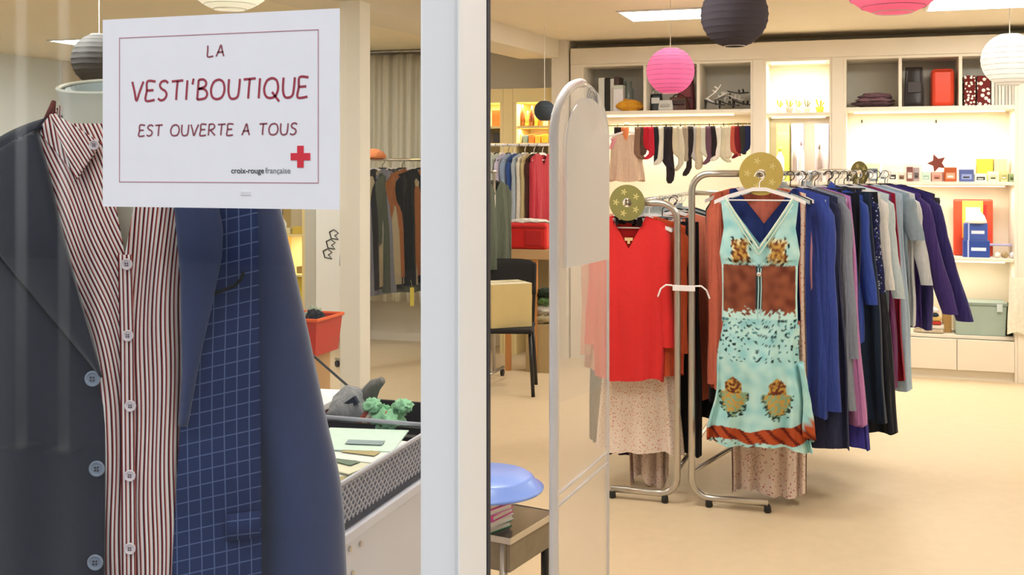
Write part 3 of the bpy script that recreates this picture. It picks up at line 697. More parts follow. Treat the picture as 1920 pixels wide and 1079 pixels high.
link('red_cross_emblem', MB().prism([(c_.x+x*a_, YS-.0006, c_.z+z*a_) for x, z in ((-.33,1),(.33,1),(.33,.33),(1,.33),(1,-.33),(.33,-.33),(.33,-1),(-.33,-1),(-.33,-.33),(-1,-.33),(-1,.33),(-.33,.33))], (0,-.0003,0)), mat('cross_red', 'dc3040', .6), sg, off=so_)
for txt, xl, xr, col in (('croix-rouge', 434, 495, '2c2c30'), ('fran\u00e7aise', 498, 545, '8a8a90')):
    cu = bpy.data.curves.new('caption_text', 'FONT'); cu.body = txt; cu.size = 1; cu.align_x = 'LEFT'
    to = bpy.data.objects.new('caption_text', cu); COL.objects.link(to); bpy.context.view_layer.update()
    wd = to.dimensions.x or 5; X0 = SP(xl, 325); X1 = SP(xr, 325); sc = (X1.x-X0.x)/wd
    cu.size = sc; cu.offset = .0001; bpy.context.view_layer.update()
    me = bpy.data.meshes.new_from_object(to.evaluated_get(bpy.context.evaluated_depsgraph_get())); bpy.data.objects.remove(to); bpy.data.curves.remove(cu)
    me.materials.clear(); me.materials.append(mat('caption_ink', col, .6)); to = bpy.data.objects.new('caption_text', me); COL.objects.link(to); to.rotation_euler = (PI/2, 0, 0)
    to.parent = sg; to.location = Vector((X0.x, YS-.0008, X0.z))-so_
# ------------------------------------------------------------------ the dressed mannequin in the window
ZC = 1.50
def TZ(px, py, off=0, cxp=290, hw=410, dp=.125):
    u = max(-.97, min(.97, (px-cxp)/hw)); z = ZC-dp*math.sqrt(1-u*u)+off
    if py < 470: z += .055*((470-py)/230)**1.6
    return z
def P(px, py, off=0): return W(px, py, TZ(px, py, off))
def interp(tab, y):
    if y <= tab[0][0]: return tab[0][1]
    for (a, p), (b, q) in zip(tab, tab[1:]):
        if y <= b: return p+(q-p)*(y-a)/(b-a)
    return tab[-1][1]
mq = thing('mannequin', 'off white headless mannequin with an open neck behind the window', 'mannequin', W(200, 300, ZC)*1, 0)
mo = Vector((mq.location.x, mq.location.y, 0)); mq.location = mo
skinm = mat('mannequin_shell', 'e6e4d0', .4, var=.02, scale=5)
rgt = Vector((CA, SA, 0)); fwd = Vector((-SA, CA, 0))
def ring(px, py, rpx, dpt, zc, n=36, tilt=0):
    c = W(px, py, zc); r = rpx/F*zc; out = []
    for k in range(n):
        a = 2*PI*k/n; s_ = math.sin(a)
        out.append(tuple(c+rgt*r*math.cos(a)+fwd*dpt*s_+Vector((0,0,tilt*s_))))
    return out
body = [ring(203, 163, 95, .058, ZC, tilt=.013), ring(203, 190, 84, .054, ZC, tilt=.006), ring(206, 225, 82, .055, ZC), ring(212, 262, 100, .06, ZC+.01), ring(230, 300, 160, .07, ZC+.02), ring(245, 340, 235, .085, ZC+.02),
        ring(262, 420, 275, .10, ZC+.01), ring(265, 560, 262, .105, ZC), ring(265, 760, 235, .10, ZC), ring(265, 980, 255, .105, ZC), ring(265, 1180, 250, .10, ZC)]
mbm = MB().grid(body, wrap=True); n_ = len(body)*36
mbm.f.append(tuple(range(n_-36, n_)))
link('torso', mbm, skinm, mq, off=mo, smooth=True)
nc = [ring(203, 163, 95, .058, ZC, tilt=.013), ring(203, 165, 78, .045, ZC, tilt=.012), ring(203, 178, 70, .040, ZC, tilt=.008)]
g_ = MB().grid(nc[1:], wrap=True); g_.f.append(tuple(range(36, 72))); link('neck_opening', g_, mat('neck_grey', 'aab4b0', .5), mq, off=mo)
rim = MB().tube([Vector(p) for p in ring(203, 163, 90, .055, ZC, tilt=.013)], .003, 8, closed=True); link('neck_rim', rim, skinm, mq, off=mo, smooth=True)
link('stand_pole', MB().tube([W(265, 1180, ZC), Vector((W(265, 1180, ZC).x, W(265,1180,ZC).y, .02))], .018, 14), M_steel, mq, off=mo, smooth=True)
link('stand_base', MB().lathe([(.19,0),(.19,.008),(.03,.02),(0,.02)], (W(265,1180,ZC).x, W(265,1180,ZC).y, 0), 40), M_steel, mq, off=mo, smooth=True)
# -- shirt
Ledge = [(215, 92), (245, 68), (330, 92), (420, 112), (520, 138), (600, 160), (680, 182), (720, 192), (800, 197), (1180, 196)]
PLC = [(380, 226), (480, 234), (640, 238), (1180, 243)]
Redge = [(215, 300), (395, 326), (520, 336), (700, 338), (900, 330), (1180, 318)]
SH = stripemat()
def hL(y): return 0 if y > 760 else .43*(760-y)-(.43*60 if y < 640 else .43*60*((760-y)/120)**1) + (0 if y < 640 else .43*60*((760-y)/120)**2*0)
def hLs(y):   # smooth slope: 0 below, .43 above
    if y >= 780: return 0
    if y >= 580: return .43*(780-y)**2/400
    return .43*(100)+.43*(580-y)
def hRs(y): return 0 if y > 640 else -.00025*(640-y)**2
PER = 15.6
def shirt_rows(side):
    rows = []; uv = []; ys = [232+ (1180-232)*(i/80)**1.05 for i in range(81)]
    for y in ys:
        a = interp(Ledge, y)-45*min(1, max(.05, (y-240)/90)) if side < 0 else interp(PLC, y)
        b = interp(PLC, y) if side < 0 else interp(Redge, y)+12
        if side < 0 and y < 480: b -= (480-y)*.10
        if side > 0 and y < 480: a += (480-y)*.26
        row = []; n = 44
        for k in range(n+1):
            px = a+(b-a)*k/n
            off = -.012+.0035*math.sin(px*.045+y*.004)+.003*math.sin(px*.11-y*.006)
            if side > 0: off += .03*max(0, (px-290)/50)**2*.5
            row.append(tuple(P(px, y, off)))
            u = (px+(hLs(y) if side < 0 else hRs(y)*(1-.0*px)))/PER
            uv.append((u+.12*math.sin(y*.02+px*.03), y/40))
        rows.append(row)
    return rows, uv
sh = thing('striped_shirt', 'red and white pinstriped shirt with white buttons worn under the dark jacket', 'shirt', mo+Vector((0,0,.0)))
for nm, s_ in (('front_panel', -1), ('front_panel', 1)):
    r_, u_ = shirt_rows(s_); link(nm, MB().grid(r_, uv=u_), SH, sh, off=mo, smooth=True, solid=.0012)
rows = []; uv = []
for i in range(60):
    y = 478+(1180-478)*i/59; c = interp(PLC, y)
    rows.append([tuple(P(c-13+26*k/6, y, -.0165)) for k in range(7)]); uv += [((c*0+26*k/6)/PER+.3, y/40) for k in range(7)]
link('placket', MB().grid(rows, uv=uv), SH, sh, off=mo, smooth=True, solid=.0012)
bk = []
for i in range(20):
    y = 330+(1180-330)*i/19; bk.append([tuple(W(p_, y, ZC+.125*math.sqrt(1-((p_-265)/290)**2))) for p_ in [0+530*k/20 for k in range(21)]])
link('back_panel', MB().grid(bk, uv=[(p[0]*100, 0) for r in bk for p in r]), SH, sh, off=mo, smooth=True, solid=.0012)
def button(px, py, r, m, par, off=-.021, holes=4):
    c = P(px, py, off); b = MB(); n = 20
    prof = [(0, .0006), (r*.62, .0004), (r*.72, -.0006), (r*.92, -.0008), (r, .0002), (r, .0014)]
    rows = [[tuple(c+rgt*q*math.cos(2*PI*k/n)+Vector((0,0,q*math.sin(2*PI*k/n)))+fwd*d) for k in range(n)] for q, d in prof]
    b.grid(rows, wrap=True); o = link('button', b, m, par, off=mo, smooth=False)
    h = MB()
    for k in range(holes):
        a = PI/4+PI/2*k if holes == 4 else PI*k
        h.tube([c+rgt*r*.26*math.cos(a)+Vector((0,0,r*.26*math.sin(a)))-fwd*.0012, c+rgt*r*.26*math.cos(a)+Vector((0,0,r*.26*math.sin(a)))+fwd*.0002], r*.11, 6)
    ho = link('thread_holes', h, mat('thread', '40343a', .8), None, off=mo); ho.parent = o; ho.location = (0,0,0)
mbt = mat('shell_button', 'f6e6ea', .25)
for px, y in ((237, 496), (239, 630), (244, 762), (243, 893), (243, 1030)): button(px, y, .0072, mbt, sh)
# collar leaves and stand
def leaf(pts, u0, sl, off, name='collar_leaf'):
    """pts: outline quad corners tl, tr, br, bl in pixels"""
    rows = []; uv = []; n = 16
    for i in range(n+1):
        t = i/n; row = []
        for k in range(n+1):
            s_ = k/n
            x = (pts[0][0]*(1-s_)+pts[1][0]*s_)*(1-t)+(pts[3][0]*(1-s_)+pts[2][0]*s_)*t
            y = (pts[0][1]*(1-s_)+pts[1][1]*s_)*(1-t)+(pts[3][1]*(1-s_)+pts[2][1]*s_)*t
            row.append(tuple(P(x, y, off-.012*math.sin(PI*min(1,t*1.1))*.5))); uv.append(((x+sl*y)/PER*1.02+u0, 0))
        rows.append(row)
    link(name, MB().grid(rows, uv=uv), SH, sh, off=mo, smooth=True, solid=.002)
leaf([(94, 215), (104, 214), (190, 268), (143, 338)], 0, -.62, -.030)
leaf([(94, 216), (108, 214), (143, 330), (72, 246)], .3, -.2, -.020)
leaf([(300, 232), (318, 226), (275, 345), (236, 270)], 0, .5, -.030)
st = MB(); rows = []
for dy, q in ((-30, 1.0), (0, 1.02), (22, 1.06)):
    rows.append([tuple(W(203, 228+dy, ZC)+rgt*(.067*q*math.cos(a))-fwd*(.062*q*math.sin(a))+Vector((0,0,(-.034)*max(0, math.sin(a))))) for a in [R(-40+260*k/40) for k in range(41)]])
link('collar_stand', MB().grid(rows, uv=[(k*.35, 0) for _ in range(3) for k in range(41)]), SH, sh, off=mo, smooth=True, solid=.0015)
leafb = MB().tube([W(101, 190, ZC-.01), W(97, 206, ZC-.015), W(92, 224, ZC-.01)], [.003, .005, .007], 8); link('collar_tip', leafb, mat('collar_inside', '7a3a34', .8), sh, off=mo, smooth=True)
button(176, 272, .0065, mbt, sh, off=-.040)
# -- jacket
NV = mat('navy_suiting', '171b2c', .8, var=.10, scale=60, bump=.15, sheen=.3)
NV2 = mat('navy_lapel', '1a1d2c', .8, var=.08, scale=60, bump=.15, sheen=.3)
NB = mat('blue_sleeve', '36426a', .8, var=.10, scale=50, bump=.15, sheen=.4)
CK = checkmat('windowpane_check', '2b3761', '5d6b94')
jk = thing('suit_jacket', 'open navy suit jacket on the window mannequin over a striped shirt', 'jacket', mo)
SLD = [(-110, 345), (-60, 318), (0, 275), (50, 243), (92, 222)]
def jl_rows():
    rows = []
    for i in range(61):
        t = i/60; yi = 222+(1180-222)*t; yo = 350+(1180-350)*t; xi = interp(Ledge, yi); xo = -105-10*t; row = []
        for k in range(31):
            s_ = k/30; x = xo+(xi-xo)*s_; y = yo+(yi-yo)*s_-(1-t)**8*22*math.sin(PI*s_)
            row.append(tuple(P(x, y, -.020+.004*math.sin(x*.02+y*.006)-.003*math.sin(x*.05)*t)))
        rows.append(row)
    return rows
link('front_panel', MB().grid(jl_rows()), NV, jk, off=mo, smooth=True, solid=.003)
# left lapel
LO = [(240, -10), (330, -75), (400, -62), (480, -2), (545, 52), (620, 115), (690, 176), (708, 190)]
rows = []
for i in range(50):
    t = i/49; y = 228+(706-228)*t; xo = min(interp(LO, y), interp(Ledge, y)-1); xi = interp(Ledge, y)+1; n = 14
    yo_ = 0 if y > 340 else -0
    rows.append([tuple(P(xo+(xi-xo)*k/n, max(y, interp([(-110,352),(-60,325),(0,282),(50,250),(92,229)], xo+(xi-xo)*k/n)), -.030-.006*math.sin(PI*k/n)+(.008 if k == n else 0))) for k in range(n+1)])
link('lapel', MB().grid(rows), NV2, jk, off=mo, smooth=True, solid=.003)
link('lapel_seam', MB().tube([P(x, y, -.031) for y, x in LO[2:]], .0026, 6), mat('seam_black', '08080c', .9), jk, off=mo)
jb = mat('jacket_button', '8d97a8', .25)
for px, y in ((173, 711), (181, 880), (178, 1056)): button(px, y, .0098, jb, jk, off=-.036)
# right front with check, lapel, pocket
RI = [(225, 300), (395, 330), (520, 341), (700, 344), (900, 332), (1180, 318)]
RO = [(300, 478), (395, 484), (1180, 492)]
rows = []; uv = []
for i in range(61):
    y0_ = 232+(1180-232)*i/60; row = []
    for k in range(25):
        s_ = k/24; x = interp(RI, y0_)+(interp(RO, y0_)-interp(RI, y0_))*s_; y = y0_+(1-i/60)**6*60*s_*s_
        row.append(tuple(P(x, y, -.014+.004*math.sin(x*.03+y*.005)-.002*math.sin(y*.03)))); uv.append(((x-330)/23+.1*math.sin(y*.01), (y+.22*(x-330))/27))
    rows.append(row)
o_ = link('front_panel', MB().grid(rows, uv=uv), CK, jk, off=mo, smooth=True, solid=.003); o_['label'] = 'blue panel with a fine pale check'
RL = [(235, 330), (330, 398), (430, 418), (480, 416), (560, 400), (680, 372), (800, 350)]
rows = []
for i in range(50):
    y = 240+(800-240)*i/49; xi = interp(RI, y)-2; xo = max(xi+2, interp(RL, y)); n = 10
    rows.append([tuple(P(xi+(xo-xi)*k/n, y+(max(0, 400-y)*.12*k/n), -.024-.006*math.sin(PI*k/n))) for k in range(n+1)])
link('lapel', MB().grid(rows), mat('blue_lapel', '2e3b66', .8, var=.10, scale=50, bump=.15, sheen=.3), jk, off=mo, smooth=True, solid=.003)
link('pocket_welt', MB().tube([P(400, 551, -.022), P(416, 546, -.024), P(440, 536, -.025), P(452, 524, -.025), P(456, 512, -.022)], .0022, 8), mat('seam_black', '08080c', .9), jk, off=mo, smooth=True)
o_ = link('pocket_flap', MB().grid([[tuple(P(x, y+(470-x)*.12, -.026)) for x in (425, 440, 455, 475, 488)] for y in (960, 985, 1010)], uv=[((x-330)/23, y/27) for y in (960, 985, 1010) for x in (425, 440, 455, 475, 488)]), CK, jk, off=mo, smooth=True, solid=.003)
# right side and sleeve
def limb(cl, n=28, flat=.85):
    rows = []
    for (px, py, rp, z) in cl:
        c = W(px, py, z); r = rp/F*z
        rows.append([tuple(c+rgt*r*math.cos(2*PI*k/n)-fwd*r*flat*math.sin(2*PI*k/n)*(1+.05*math.sin(6*PI*k/n+py*.01))) for k in range(n)])
    return rows
def dens(cl, k=8):
    o = []
    for i in range(len(cl)-1):
        a = cl[max(i-1,0)]; b = cl[i]; c = cl[i+1]; d = cl[min(i+2, len(cl)-1)]
        for j in range(k):
            t = j/k; o.append(tuple(.5*(2*b[q]+(c[q]-a[q])*t+(2*a[q]-5*b[q]+4*c[q]-d[q])*t*t+(3*b[q]-a[q]-3*c[q]+d[q])*t**3) for q in range(4)))
    return o+[cl[-1]]
sl_ = dens([(470, 318, 20, 1.47), (466, 345, 48, 1.46), (473, 395, 54, 1.45), (487, 500, 64, 1.44), (509, 640, 72, 1.44), (534, 780, 76, 1.44), (560, 920, 80, 1.44), (566, 1079, 84, 1.44), (570, 1180, 86, 1.44)])
link('sleeve', MB().grid(limb(sl_), wrap=True), NB, jk, off=mo, smooth=True)
sl2 = dens([(-60, 335, 20, 1.50), (-85, 360, 50, 1.50), (-105, 500, 64, 1.50), (-125, 780, 70, 1.50), (-130, 1180, 74, 1.50)])
link('sleeve', MB().grid(limb(sl2), wrap=True), NV, jk, off=mo, smooth=True)
rows = []
for i in range(30):
    y = 240+(1180-240)*i/29; a0 = -105 if y > 340 else -105+(340-y)*1.9; a1 = 490 if y > 330 else 490-(330-y)*1.6
    rows.append([tuple(W(a0+(a1-a0)*k/24, y, ZC+.145*math.sqrt(max(0, 1-((k-12)/12.2)**2)))) for k in range(25)])
link('back_panel', MB().grid(rows), NV, jk, off=mo, smooth=True, solid=.003)
rows = []
for i in range(20):
    t = i/19; rows.append([tuple(W(100-14*q, 226-16*math.sin(PI*t)*0-10*q*0, ZC-.02)+rgt*(.02*q)*0+fwd*(.12*t)+rgt*(.10*t*(1-t))*0+Vector((0,0,(.018*(1-abs(2*t-1)))-.022*q))) for q in (0, .5, 1)])
link('collar', MB().grid(rows), NV2, jk, off=mo, smooth=True, solid=.004)
# ------------------------------------------------------------------ paper lanterns
def lantern(px, py, rpx, Z, label, c, cat='paper lantern', trans=.5, added_bulb=0):
    p = W(px, py, Z); r = rpx/F*Z
    t_ = thing('paper_lantern', label, cat, p)
    prof = []; n = 12
    for i in range(n*4+1):
        a = -PI/2+.32+(PI-.64)*i/(n*4); q = 1-.018*abs(math.sin(PI*i/4))
        prof.append((r*q*math.cos(a), r*.98*math.sin(a)))
    b = MB(); N = 48; vs = []
    for rr, z in prof: vs += [(rr*(1+.006*math.cos(8*2*PI*k/N))*math.cos(2*PI*k/N), rr*(1+.006*math.cos(8*2*PI*k/N))*math.sin(2*PI*k/N), z) for k in range(N)]
    b.add(vs, [(i*N+k, i*N+(k+1) % N, (i+1)*N+(k+1) % N, (i+1)*N+k) for i in range(len(prof)-1) for k in range(N)])
    link('paper_shade', b, mat('lantern_paper', c, .8, var=.05, scale=30, trans=trans, spec=.2), t_, smooth=True)
    ribc = tuple(int(int(c[i:i+2], 16)*.72) for i in (0, 2, 4)); w_ = MB()
    for i in range(1, n):
        a = -PI/2+.32+(PI-.64)*i/n
        w_.tube([(r*1.002*math.cos(a)*math.cos(2*PI*k/32), r*1.002*math.cos(a)*math.sin(2*PI*k/32), r*.985*math.sin(a)) for k in range(32)], .0011, 4, closed=True)
    link('wire_ribs', w_, mat('lantern_wire', 'c' and ribc, .7), t_)
    for s_ in (-1, 1):
        link('end_ring', MB().tube([(r*.315*math.cos(2*PI*k/24), r*.315*math.sin(2*PI*k/24), s_*r*.935) for k in range(24)], .002, 6, closed=True), mat('lantern_ring', 'e8e4dc', .5), t_)
    link('cord', MB().tube([(0,0,r*.90),(0,0,CH-p.z)], .0028, 6), mat('cord_white', 'f0ebe0', .5), t_)
    link('hanger_bar', MB().tube([(-r*.3,0,r*.93),(0,0,r*.9),(r*.3,0,r*.93)], .0014, 4), M_steel, t_)
    if added_bulb:  # bulb and point light added inside to brighten the paper shade
        link('added_bulb', MB().lathe([(0,-.03),(.02,-.022),(.03,0),(.02,.025),(.012,.045),(0,.045)], (0,0,r*.4), 14), mat('added_bulb_glass', 'fff4dc', .3), t_, smooth=True)
        l = bpy.data.lights.new('added_bulb_light', 'POINT'); l.energy = added_bulb; l.shadow_soft_size = .02; l.color = (1,.93,.82)
        q = bpy.data.objects.new('added_bulb_light', l); COL.objects.link(q); q.parent = t_; q.location = (0, 0, r*.62)
    return t_
lantern(1257, 133, 45, 6.9, 'small pink paper lantern hanging in front of the cubes', 'f79bce', added_bulb=2.2)
lantern(1377, 28, 63, 5.0, 'dark charcoal paper lantern hanging near the ceiling light', '55505a', trans=.25)
lantern(1675, -85, 116, 3.3, 'large pink paper lantern cut off by the top of the picture', 'f7a0c0', added_bulb=2.5)
lantern(1893, 112, 51, 5.9, 'white paper lantern hanging before the right cabinet', 'fdfdfb', added_bulb=6)
lantern(431, -72, 96, 3.8, 'large white paper lantern above the paper notice', 'fbfbf4', added_bulb=6)
lantern(186, 112, 50, 6.2, 'grey and black lantern half hidden behind the paper notice', '5c5a58', trans=.2)
lantern(1021, 208, 20, 8.4, 'little dark lantern beside the clear arched panel', '4c5560', trans=.2)
# ------------------------------------------------------------------ clear security panel in the doorway
ZA1, ZA2 = 2.30, 2.585
a0, a1 = W(1039, 300, ZA1), W(1140, 300, ZA2); a0.z = a1.z = 0; av = a1-a0; al = av.length; ad = av.normalized(); an = Vector((-ad.y, ad.x, 0))
zs_, zt_ = 1.70, 1.822
def arch(u0, u1, zb, zs, zt, n=24):
    c = (u0+u1)/2; h = (u1-u0)/2
    return [a0+ad*u0+Vector((0,0,zb))]+[a0+ad*(c-h*math.cos(PI*k/n))+Vector((0,0,zs+(zt-zs)*math.sin(PI*k/n))) for k in range(n+1)]+[a0+ad*u1+Vector((0,0,zb))]
ap = thing('security_panel', 'clear acrylic security panel with rounded top standing in the doorway', 'security gate', a0)
acr = glassmat('acrylic', (.97, .97, .985), 1.4, haze=.06, hazec=(.97, .97, 1))
pts = arch(.0, al, .03, zs_, zt_); b = MB(); b.prism([p-an*.003 for p in pts], an*.006); link('acrylic_sheet', b, acr, ap, off=ap.location)
wacr = mat('milky_edge', 'f3f2f6', .2, coat=.3)
link('edge_profile', MB().tube(arch(.0, al, .02, zs_, zt_)[:14], .0105, 10), wacr, ap, off=ap.location, smooth=True)
link('edge_profile', MB().tube(arch(.0, al, .02, zs_, zt_)[13:], .0035, 8), wacr, ap, off=ap.location, smooth=True)
fr_ = glassmat('painted_reflection_film', (.98, .98, 1), .8, haze=.74, hazec=(1, 1, 1))  # hazy white sheet painting in the bright reflection on the upper panel
pts = arch(.05, al-.012, 1.42, 1.68, 1.79); link('painted_reflection', MB().prism([p-an*.008 for p in pts], an*.003), fr_, ap, off=ap.location)
for zz in (.93, .955): link('cross_rod', MB().tube([a0+ad*.006+Vector((0,0,zz-.012)), a1-ad*.003+Vector((0,0,zz+.01))], .0028, 8), wacr, ap, off=ap.location, smooth=True)
cc = a0+ad*(al*.66)+Vector((0,0,1.785)); rg = MB()
for r_ in (.012, .022, .031): rg.tube([cc-an*.0035+ad*r_*math.cos(2*PI*k/24)+Vector((0,0,r_*math.sin(2*PI*k/24))) for k in range(24)], .0012, 5, closed=True)
link('round_emblem', rg, mat('pale_grey', 'b9bcc6', .4), ap, off=ap.location)
link('foot', MB().rbox(a0+av/2+Vector((0,0,.015)), al+.06, .12, .03, rz=math.atan2(ad.y, ad.x)), wacr, ap, off=ap.location, bevel=.004)
# ------------------------------------------------------------------ stool, books and basin behind the door post
s1 = W(957, 1014, 3.46); s2 = W(1030, 970, 3.69); zt2 = .46; ex = (s2-s1); ex.z = 0; ex.normalize(); ey = Vector((-ex.y, ex.x, 0)); sw = .32
so = Vector((s1.x, s1.y, 0)); sz = math.atan2(ex.y, ex.x)
st_ = thing('side_stool', 'low black topped stool with steel edge behind the door post', 'stool', so, sz)
link('seat_top', MB().box(.003, sw-.003, .003, sw-.003, zt2-.02, zt2), mat('black_laminate', '2a2629', .25), st_, bevel=.003)
link('steel_edge', MB().box(0, sw, 0, .003, zt2-.018, zt2+.002).box(0, .003, .003, sw, zt2-.018, zt2+.002).box(sw-.003, sw, .003, sw, zt2-.018, zt2+.002).box(.003, sw-.003, sw-.003, sw, zt2-.018, zt2+.002), M_steel, st_)
link('apron', MB().box(.01, sw-.01, .008, .02, zt2-.11, zt2-.021).box(.008, .02, .021, sw-.01, zt2-.11, zt2-.021), mat('weathered_wood', '8c7f6c', .7, var=.25, scale=30), st_)
for x in (.004, sw-.034):
    for y in (.021, sw-.034): link('leg', MB().tube([(x+.015, y+.015, zt2-.021), (x+.015, y+.015, 0)], .014, 12), M_black if x > .1 else M_steel, st_, smooth=True)
z = zt2; bkc = [('3a8a5a','green spined'),('f4f0ec','white spined'),('e85aa8','magenta'),('f6a8d4','pale pink'),('d84a9a','deep pink'),('f2e4ec','cream pink'),('c8283c','red')]
for i, (c, n_) in enumerate(bkc):
    h = .019; p = so+ex*(.075+.004*(i % 3))+ey*(.17-.003*(i % 2))
    t_ = thing('book', n_+' book in the stack below the blue basin', 'book', (p.x, p.y, z), sz+R(-12+5*(i % 3)), 'books under the blue basin')
    link('cover', MB().box(-.062,.062,-.10,.10,0,.0022).box(-.062,.062,-.10,.10,h-.0025,h-.0003).box(-.064,-.062,-.10,.10,0,h-.0003), plastic(c, .4), t_)
    link('pages', MB().box(-.0615,.058,-.096,.096,.0024,h-.0027), mat('book_pages', 'f2ebe0', .8), t_)
    z += h
bz = thing('plastic_basin', 'light blue plastic basin turned upside down on the pink books', 'basin', (so+ex*.055+ey*.19)+Vector((0,0,z)), sz)
bz.location = Vector((W(912, 880, 3.55).x, W(912, 880, 3.55).y, z))
link('bowl', MB().lathe([(.172,.0),(.184,.002),(.186,.008),(.172,.010),(.152,.040),(.14,.047),(0,.05)], (0,0,0), 48), plastic('7f9fec', .3), bz, smooth=True)
# ------------------------------------------------------------------ the white display table with the lattice basket
TX = -1.0
zt3 = (onX(640, 990, TX).z+onX(785, 908, TX).z)/2; ya, yb = onX(634, 980, TX).y, onX(785, 908, TX).y+.12
tb = thing('display_table', 'white riveted display cabinet in the window beneath the lattice basket', 'display table', (TX-.25, ya, 0))
wl = mat('pale_lacquer', 'dcdce8', .35, var=.03, scale=8)
link('cabinet_body', MB().box(TX-.62, TX+.004, ya-.02, 2.84, .04, zt3-.025), wl, tb, off=tb.location, bevel=.004)
link('table_top', MB().box(TX-.63, TX+.012, ya-.03, 2.85, zt3-.0245, zt3-.001), wl, tb, off=tb.location, bevel=.003)
link('plinth', MB().box(TX-.58, TX-.03, ya+.02, 2.80, 0, .039), M_black, tb, off=tb.location)
for px, py in ((655, 1030), (675, 1020), (660, 1075)):
    p = onX(px, py, TX+.004); link('rivet', MB().tube([p, p+Vector((.004,0,0))], .006, 12), M_steel, tb, off=tb.location)
bh = .5*((onX(630, 900, TX).z-onX(636, 988, TX).z)+(onX(785, 820, TX).z-onX(785, 908, TX).z))
bk_ = thing('lattice_basket', 'grey plastic lattice basket full of papers on the window display cabinet', 'basket', (TX-.17, (ya+yb)/2, zt3))
bo = bk_.location; gp = plastic('a9a8b2', .4); dk = plastic('2a2c3c', .6)
def lattice(axis, c, q0, q1, z0, z1, par):
    b = MB(); pitch = .019; H = z1-z0; n = int((q1-q0+H)/pitch)+1
    def pt(q, z): return (c, q, z) if axis == 'x' else (q, c, z)
    for k in range(n+1):
        for s_ in (1, -1):
            qa = q0+k*pitch-(H if s_ > 0 else 0); qb = qa+s_*H if s_ > 0 else qa-H
            A_, B_ = (qa, z0), (qb, z1); dq = (B_[0]-A_[0])
            if abs(dq) < 1e-6: continue
            ts = sorted([(q0-qa)/dq, (q1-qa)/dq]); t0 = max(0, ts[0]); t1 = min(1, ts[1])
            if t1-t0 < .05: continue
            b.tube([pt(qa+dq*t0, z0+H*t0), pt(qa+dq*t1, z0+H*t1)], .0033, 5)
    return link('lattice_wall', b, gp, par, off=bo)
link('liner', MB().box(TX-.34, TX-.008, ya+.008, yb-.008, zt3, zt3+.004).box(TX-.012, TX-.008, ya+.008, yb-.008, zt3, zt3+bh-.012).box(TX-.34, TX-.008, ya+.008, ya+.012, zt3, zt3+bh-.012), dk, bk_, off=bo)
lattice('x', TX-.004, ya, yb, zt3+.012, zt3+bh-.008, bk_); lattice('y', ya+.004, TX-.34, TX, zt3+.012, zt3+bh-.008, bk_); lattice('x', TX-.345, ya, yb, zt3+.012, zt3+bh-.008, bk_)
def rect(z, r, x0, x1, y0, y1): return MB().tube([(x0,y0,z),(x1,y0,z),(x1,y1,z),(x0,y1,z)], r, 8, closed=True)
link('rim', rect(zt3+bh-.006, .0055, TX-.347, TX-.002, ya, yb), plastic('b6b5c0', .35), bk_, off=bo); link('bottom_band', rect(zt3+.008, .006, TX-.347, TX-.002, ya, yb), dk, bk_, off=bo)
# papers inside
pc = ['dfe6c8','eeeee0','d4dfbc','f2f2e8','e0dcc0','e8ece2']; zc_ = zt3+.02
for i in range(7):
    y_ = ya+.13+.05*i; t_ = thing('card', ['pale green','cream','leaf green','white','straw yellow','ivory','mint'][i]+' card lying in the lattice basket', 'card', (TX-.16+.012*(i % 3), y_, zt3+.03+.0075*i), R(16*(i % 4)-22), 'cards in the lattice basket')
    link('card_sheet', MB().rbox((0,0,0), .20, .16, .003, rx=R(4)), mat('card_stock', (pc+['cfe4d4'])[i], .7, var=.1, scale=40), t_)
    link('printed_mark', MB().rbox((.02,-.03,.0022), .09, .03, .0006, rx=R(4)), mat('print_mark', ['8ea0a0','6f7f6a','b0a070'][i % 3], .7), t_)
# dark tray behind the basket with cloth, scarf and plush
tz = zt3; ty0 = yb+.02; ty1 = min(yb+.30, 2.80)
tr = thing('dark_tray', 'black slotted tray behind the lattice basket', 'tray', (TX-.2, (ty0+ty1)/2, tz))
trb = MB()
trb.box(TX-.40, TX-.03, ty0, ty1, tz, tz+.008); trb.box(TX-.40, TX-.03, ty0, ty0+.008, tz+.008, tz+bh-.02).box(TX-.40, TX-.03, ty1-.008, ty1, tz+.008, tz+bh-.02).box(TX-.40, TX-.392, ty0+.008, ty1-.008, tz+.008, tz+bh-.02).box(TX-.038, TX-.03, ty0+.008, ty1-.008, tz+.008, tz+bh-.02)
link('tray_body', trb, plastic('27211f', .5), tr, off=tr.location, bevel=.002)
0 and print('TABLE', ya, yb, zt3, bh, ty0, ty1, onX(785,815,TX).z, onX(640,890,TX).z)
for k in range(3): link('slot', MB().box(TX-.36+.12*k, TX-.30+.12*k, ty0-.0012, ty0-.0002, tz+bh-.045, tz+bh-.038), mat('slot_pale', 'a8a29a', .6), tr, off=tr.location)
def blob(c, sx, sy, sz_, seed=0, n=28, m=16, rough=.22, fq=3):
    rows = []
    for i in range(m+1):
        a = -PI/2+PI*i/m; row = []
        for k in range(n):
            th = 2*PI*k/n; d = Vector((math.cos(a)*math.cos(th), math.cos(a)*math.sin(th), math.sin(a)))
            q = 1+rough*mn.noise(d*fq+Vector((seed*3.1, 0, 0))); row.append((c[0]+d.x*sx*q, c[1]+d.y*sy*q, c[2]+max(d.z*q, -.92)*sz_))
        rows.append(row)
    return MB().grid(rows, wrap=True)
gc = W(664, 772, 2.86); t_ = thing('canvas_hat', 'crumpled grey canvas hat with dark stripe piled behind the basket', 'hat', (gc.x, gc.y, tz+.0))
link('crown', blob((0,0,.085), .066, .075, .07, 3, rough=.3, fq=2), cloth('8a8a8c', .02), t_, smooth=True)
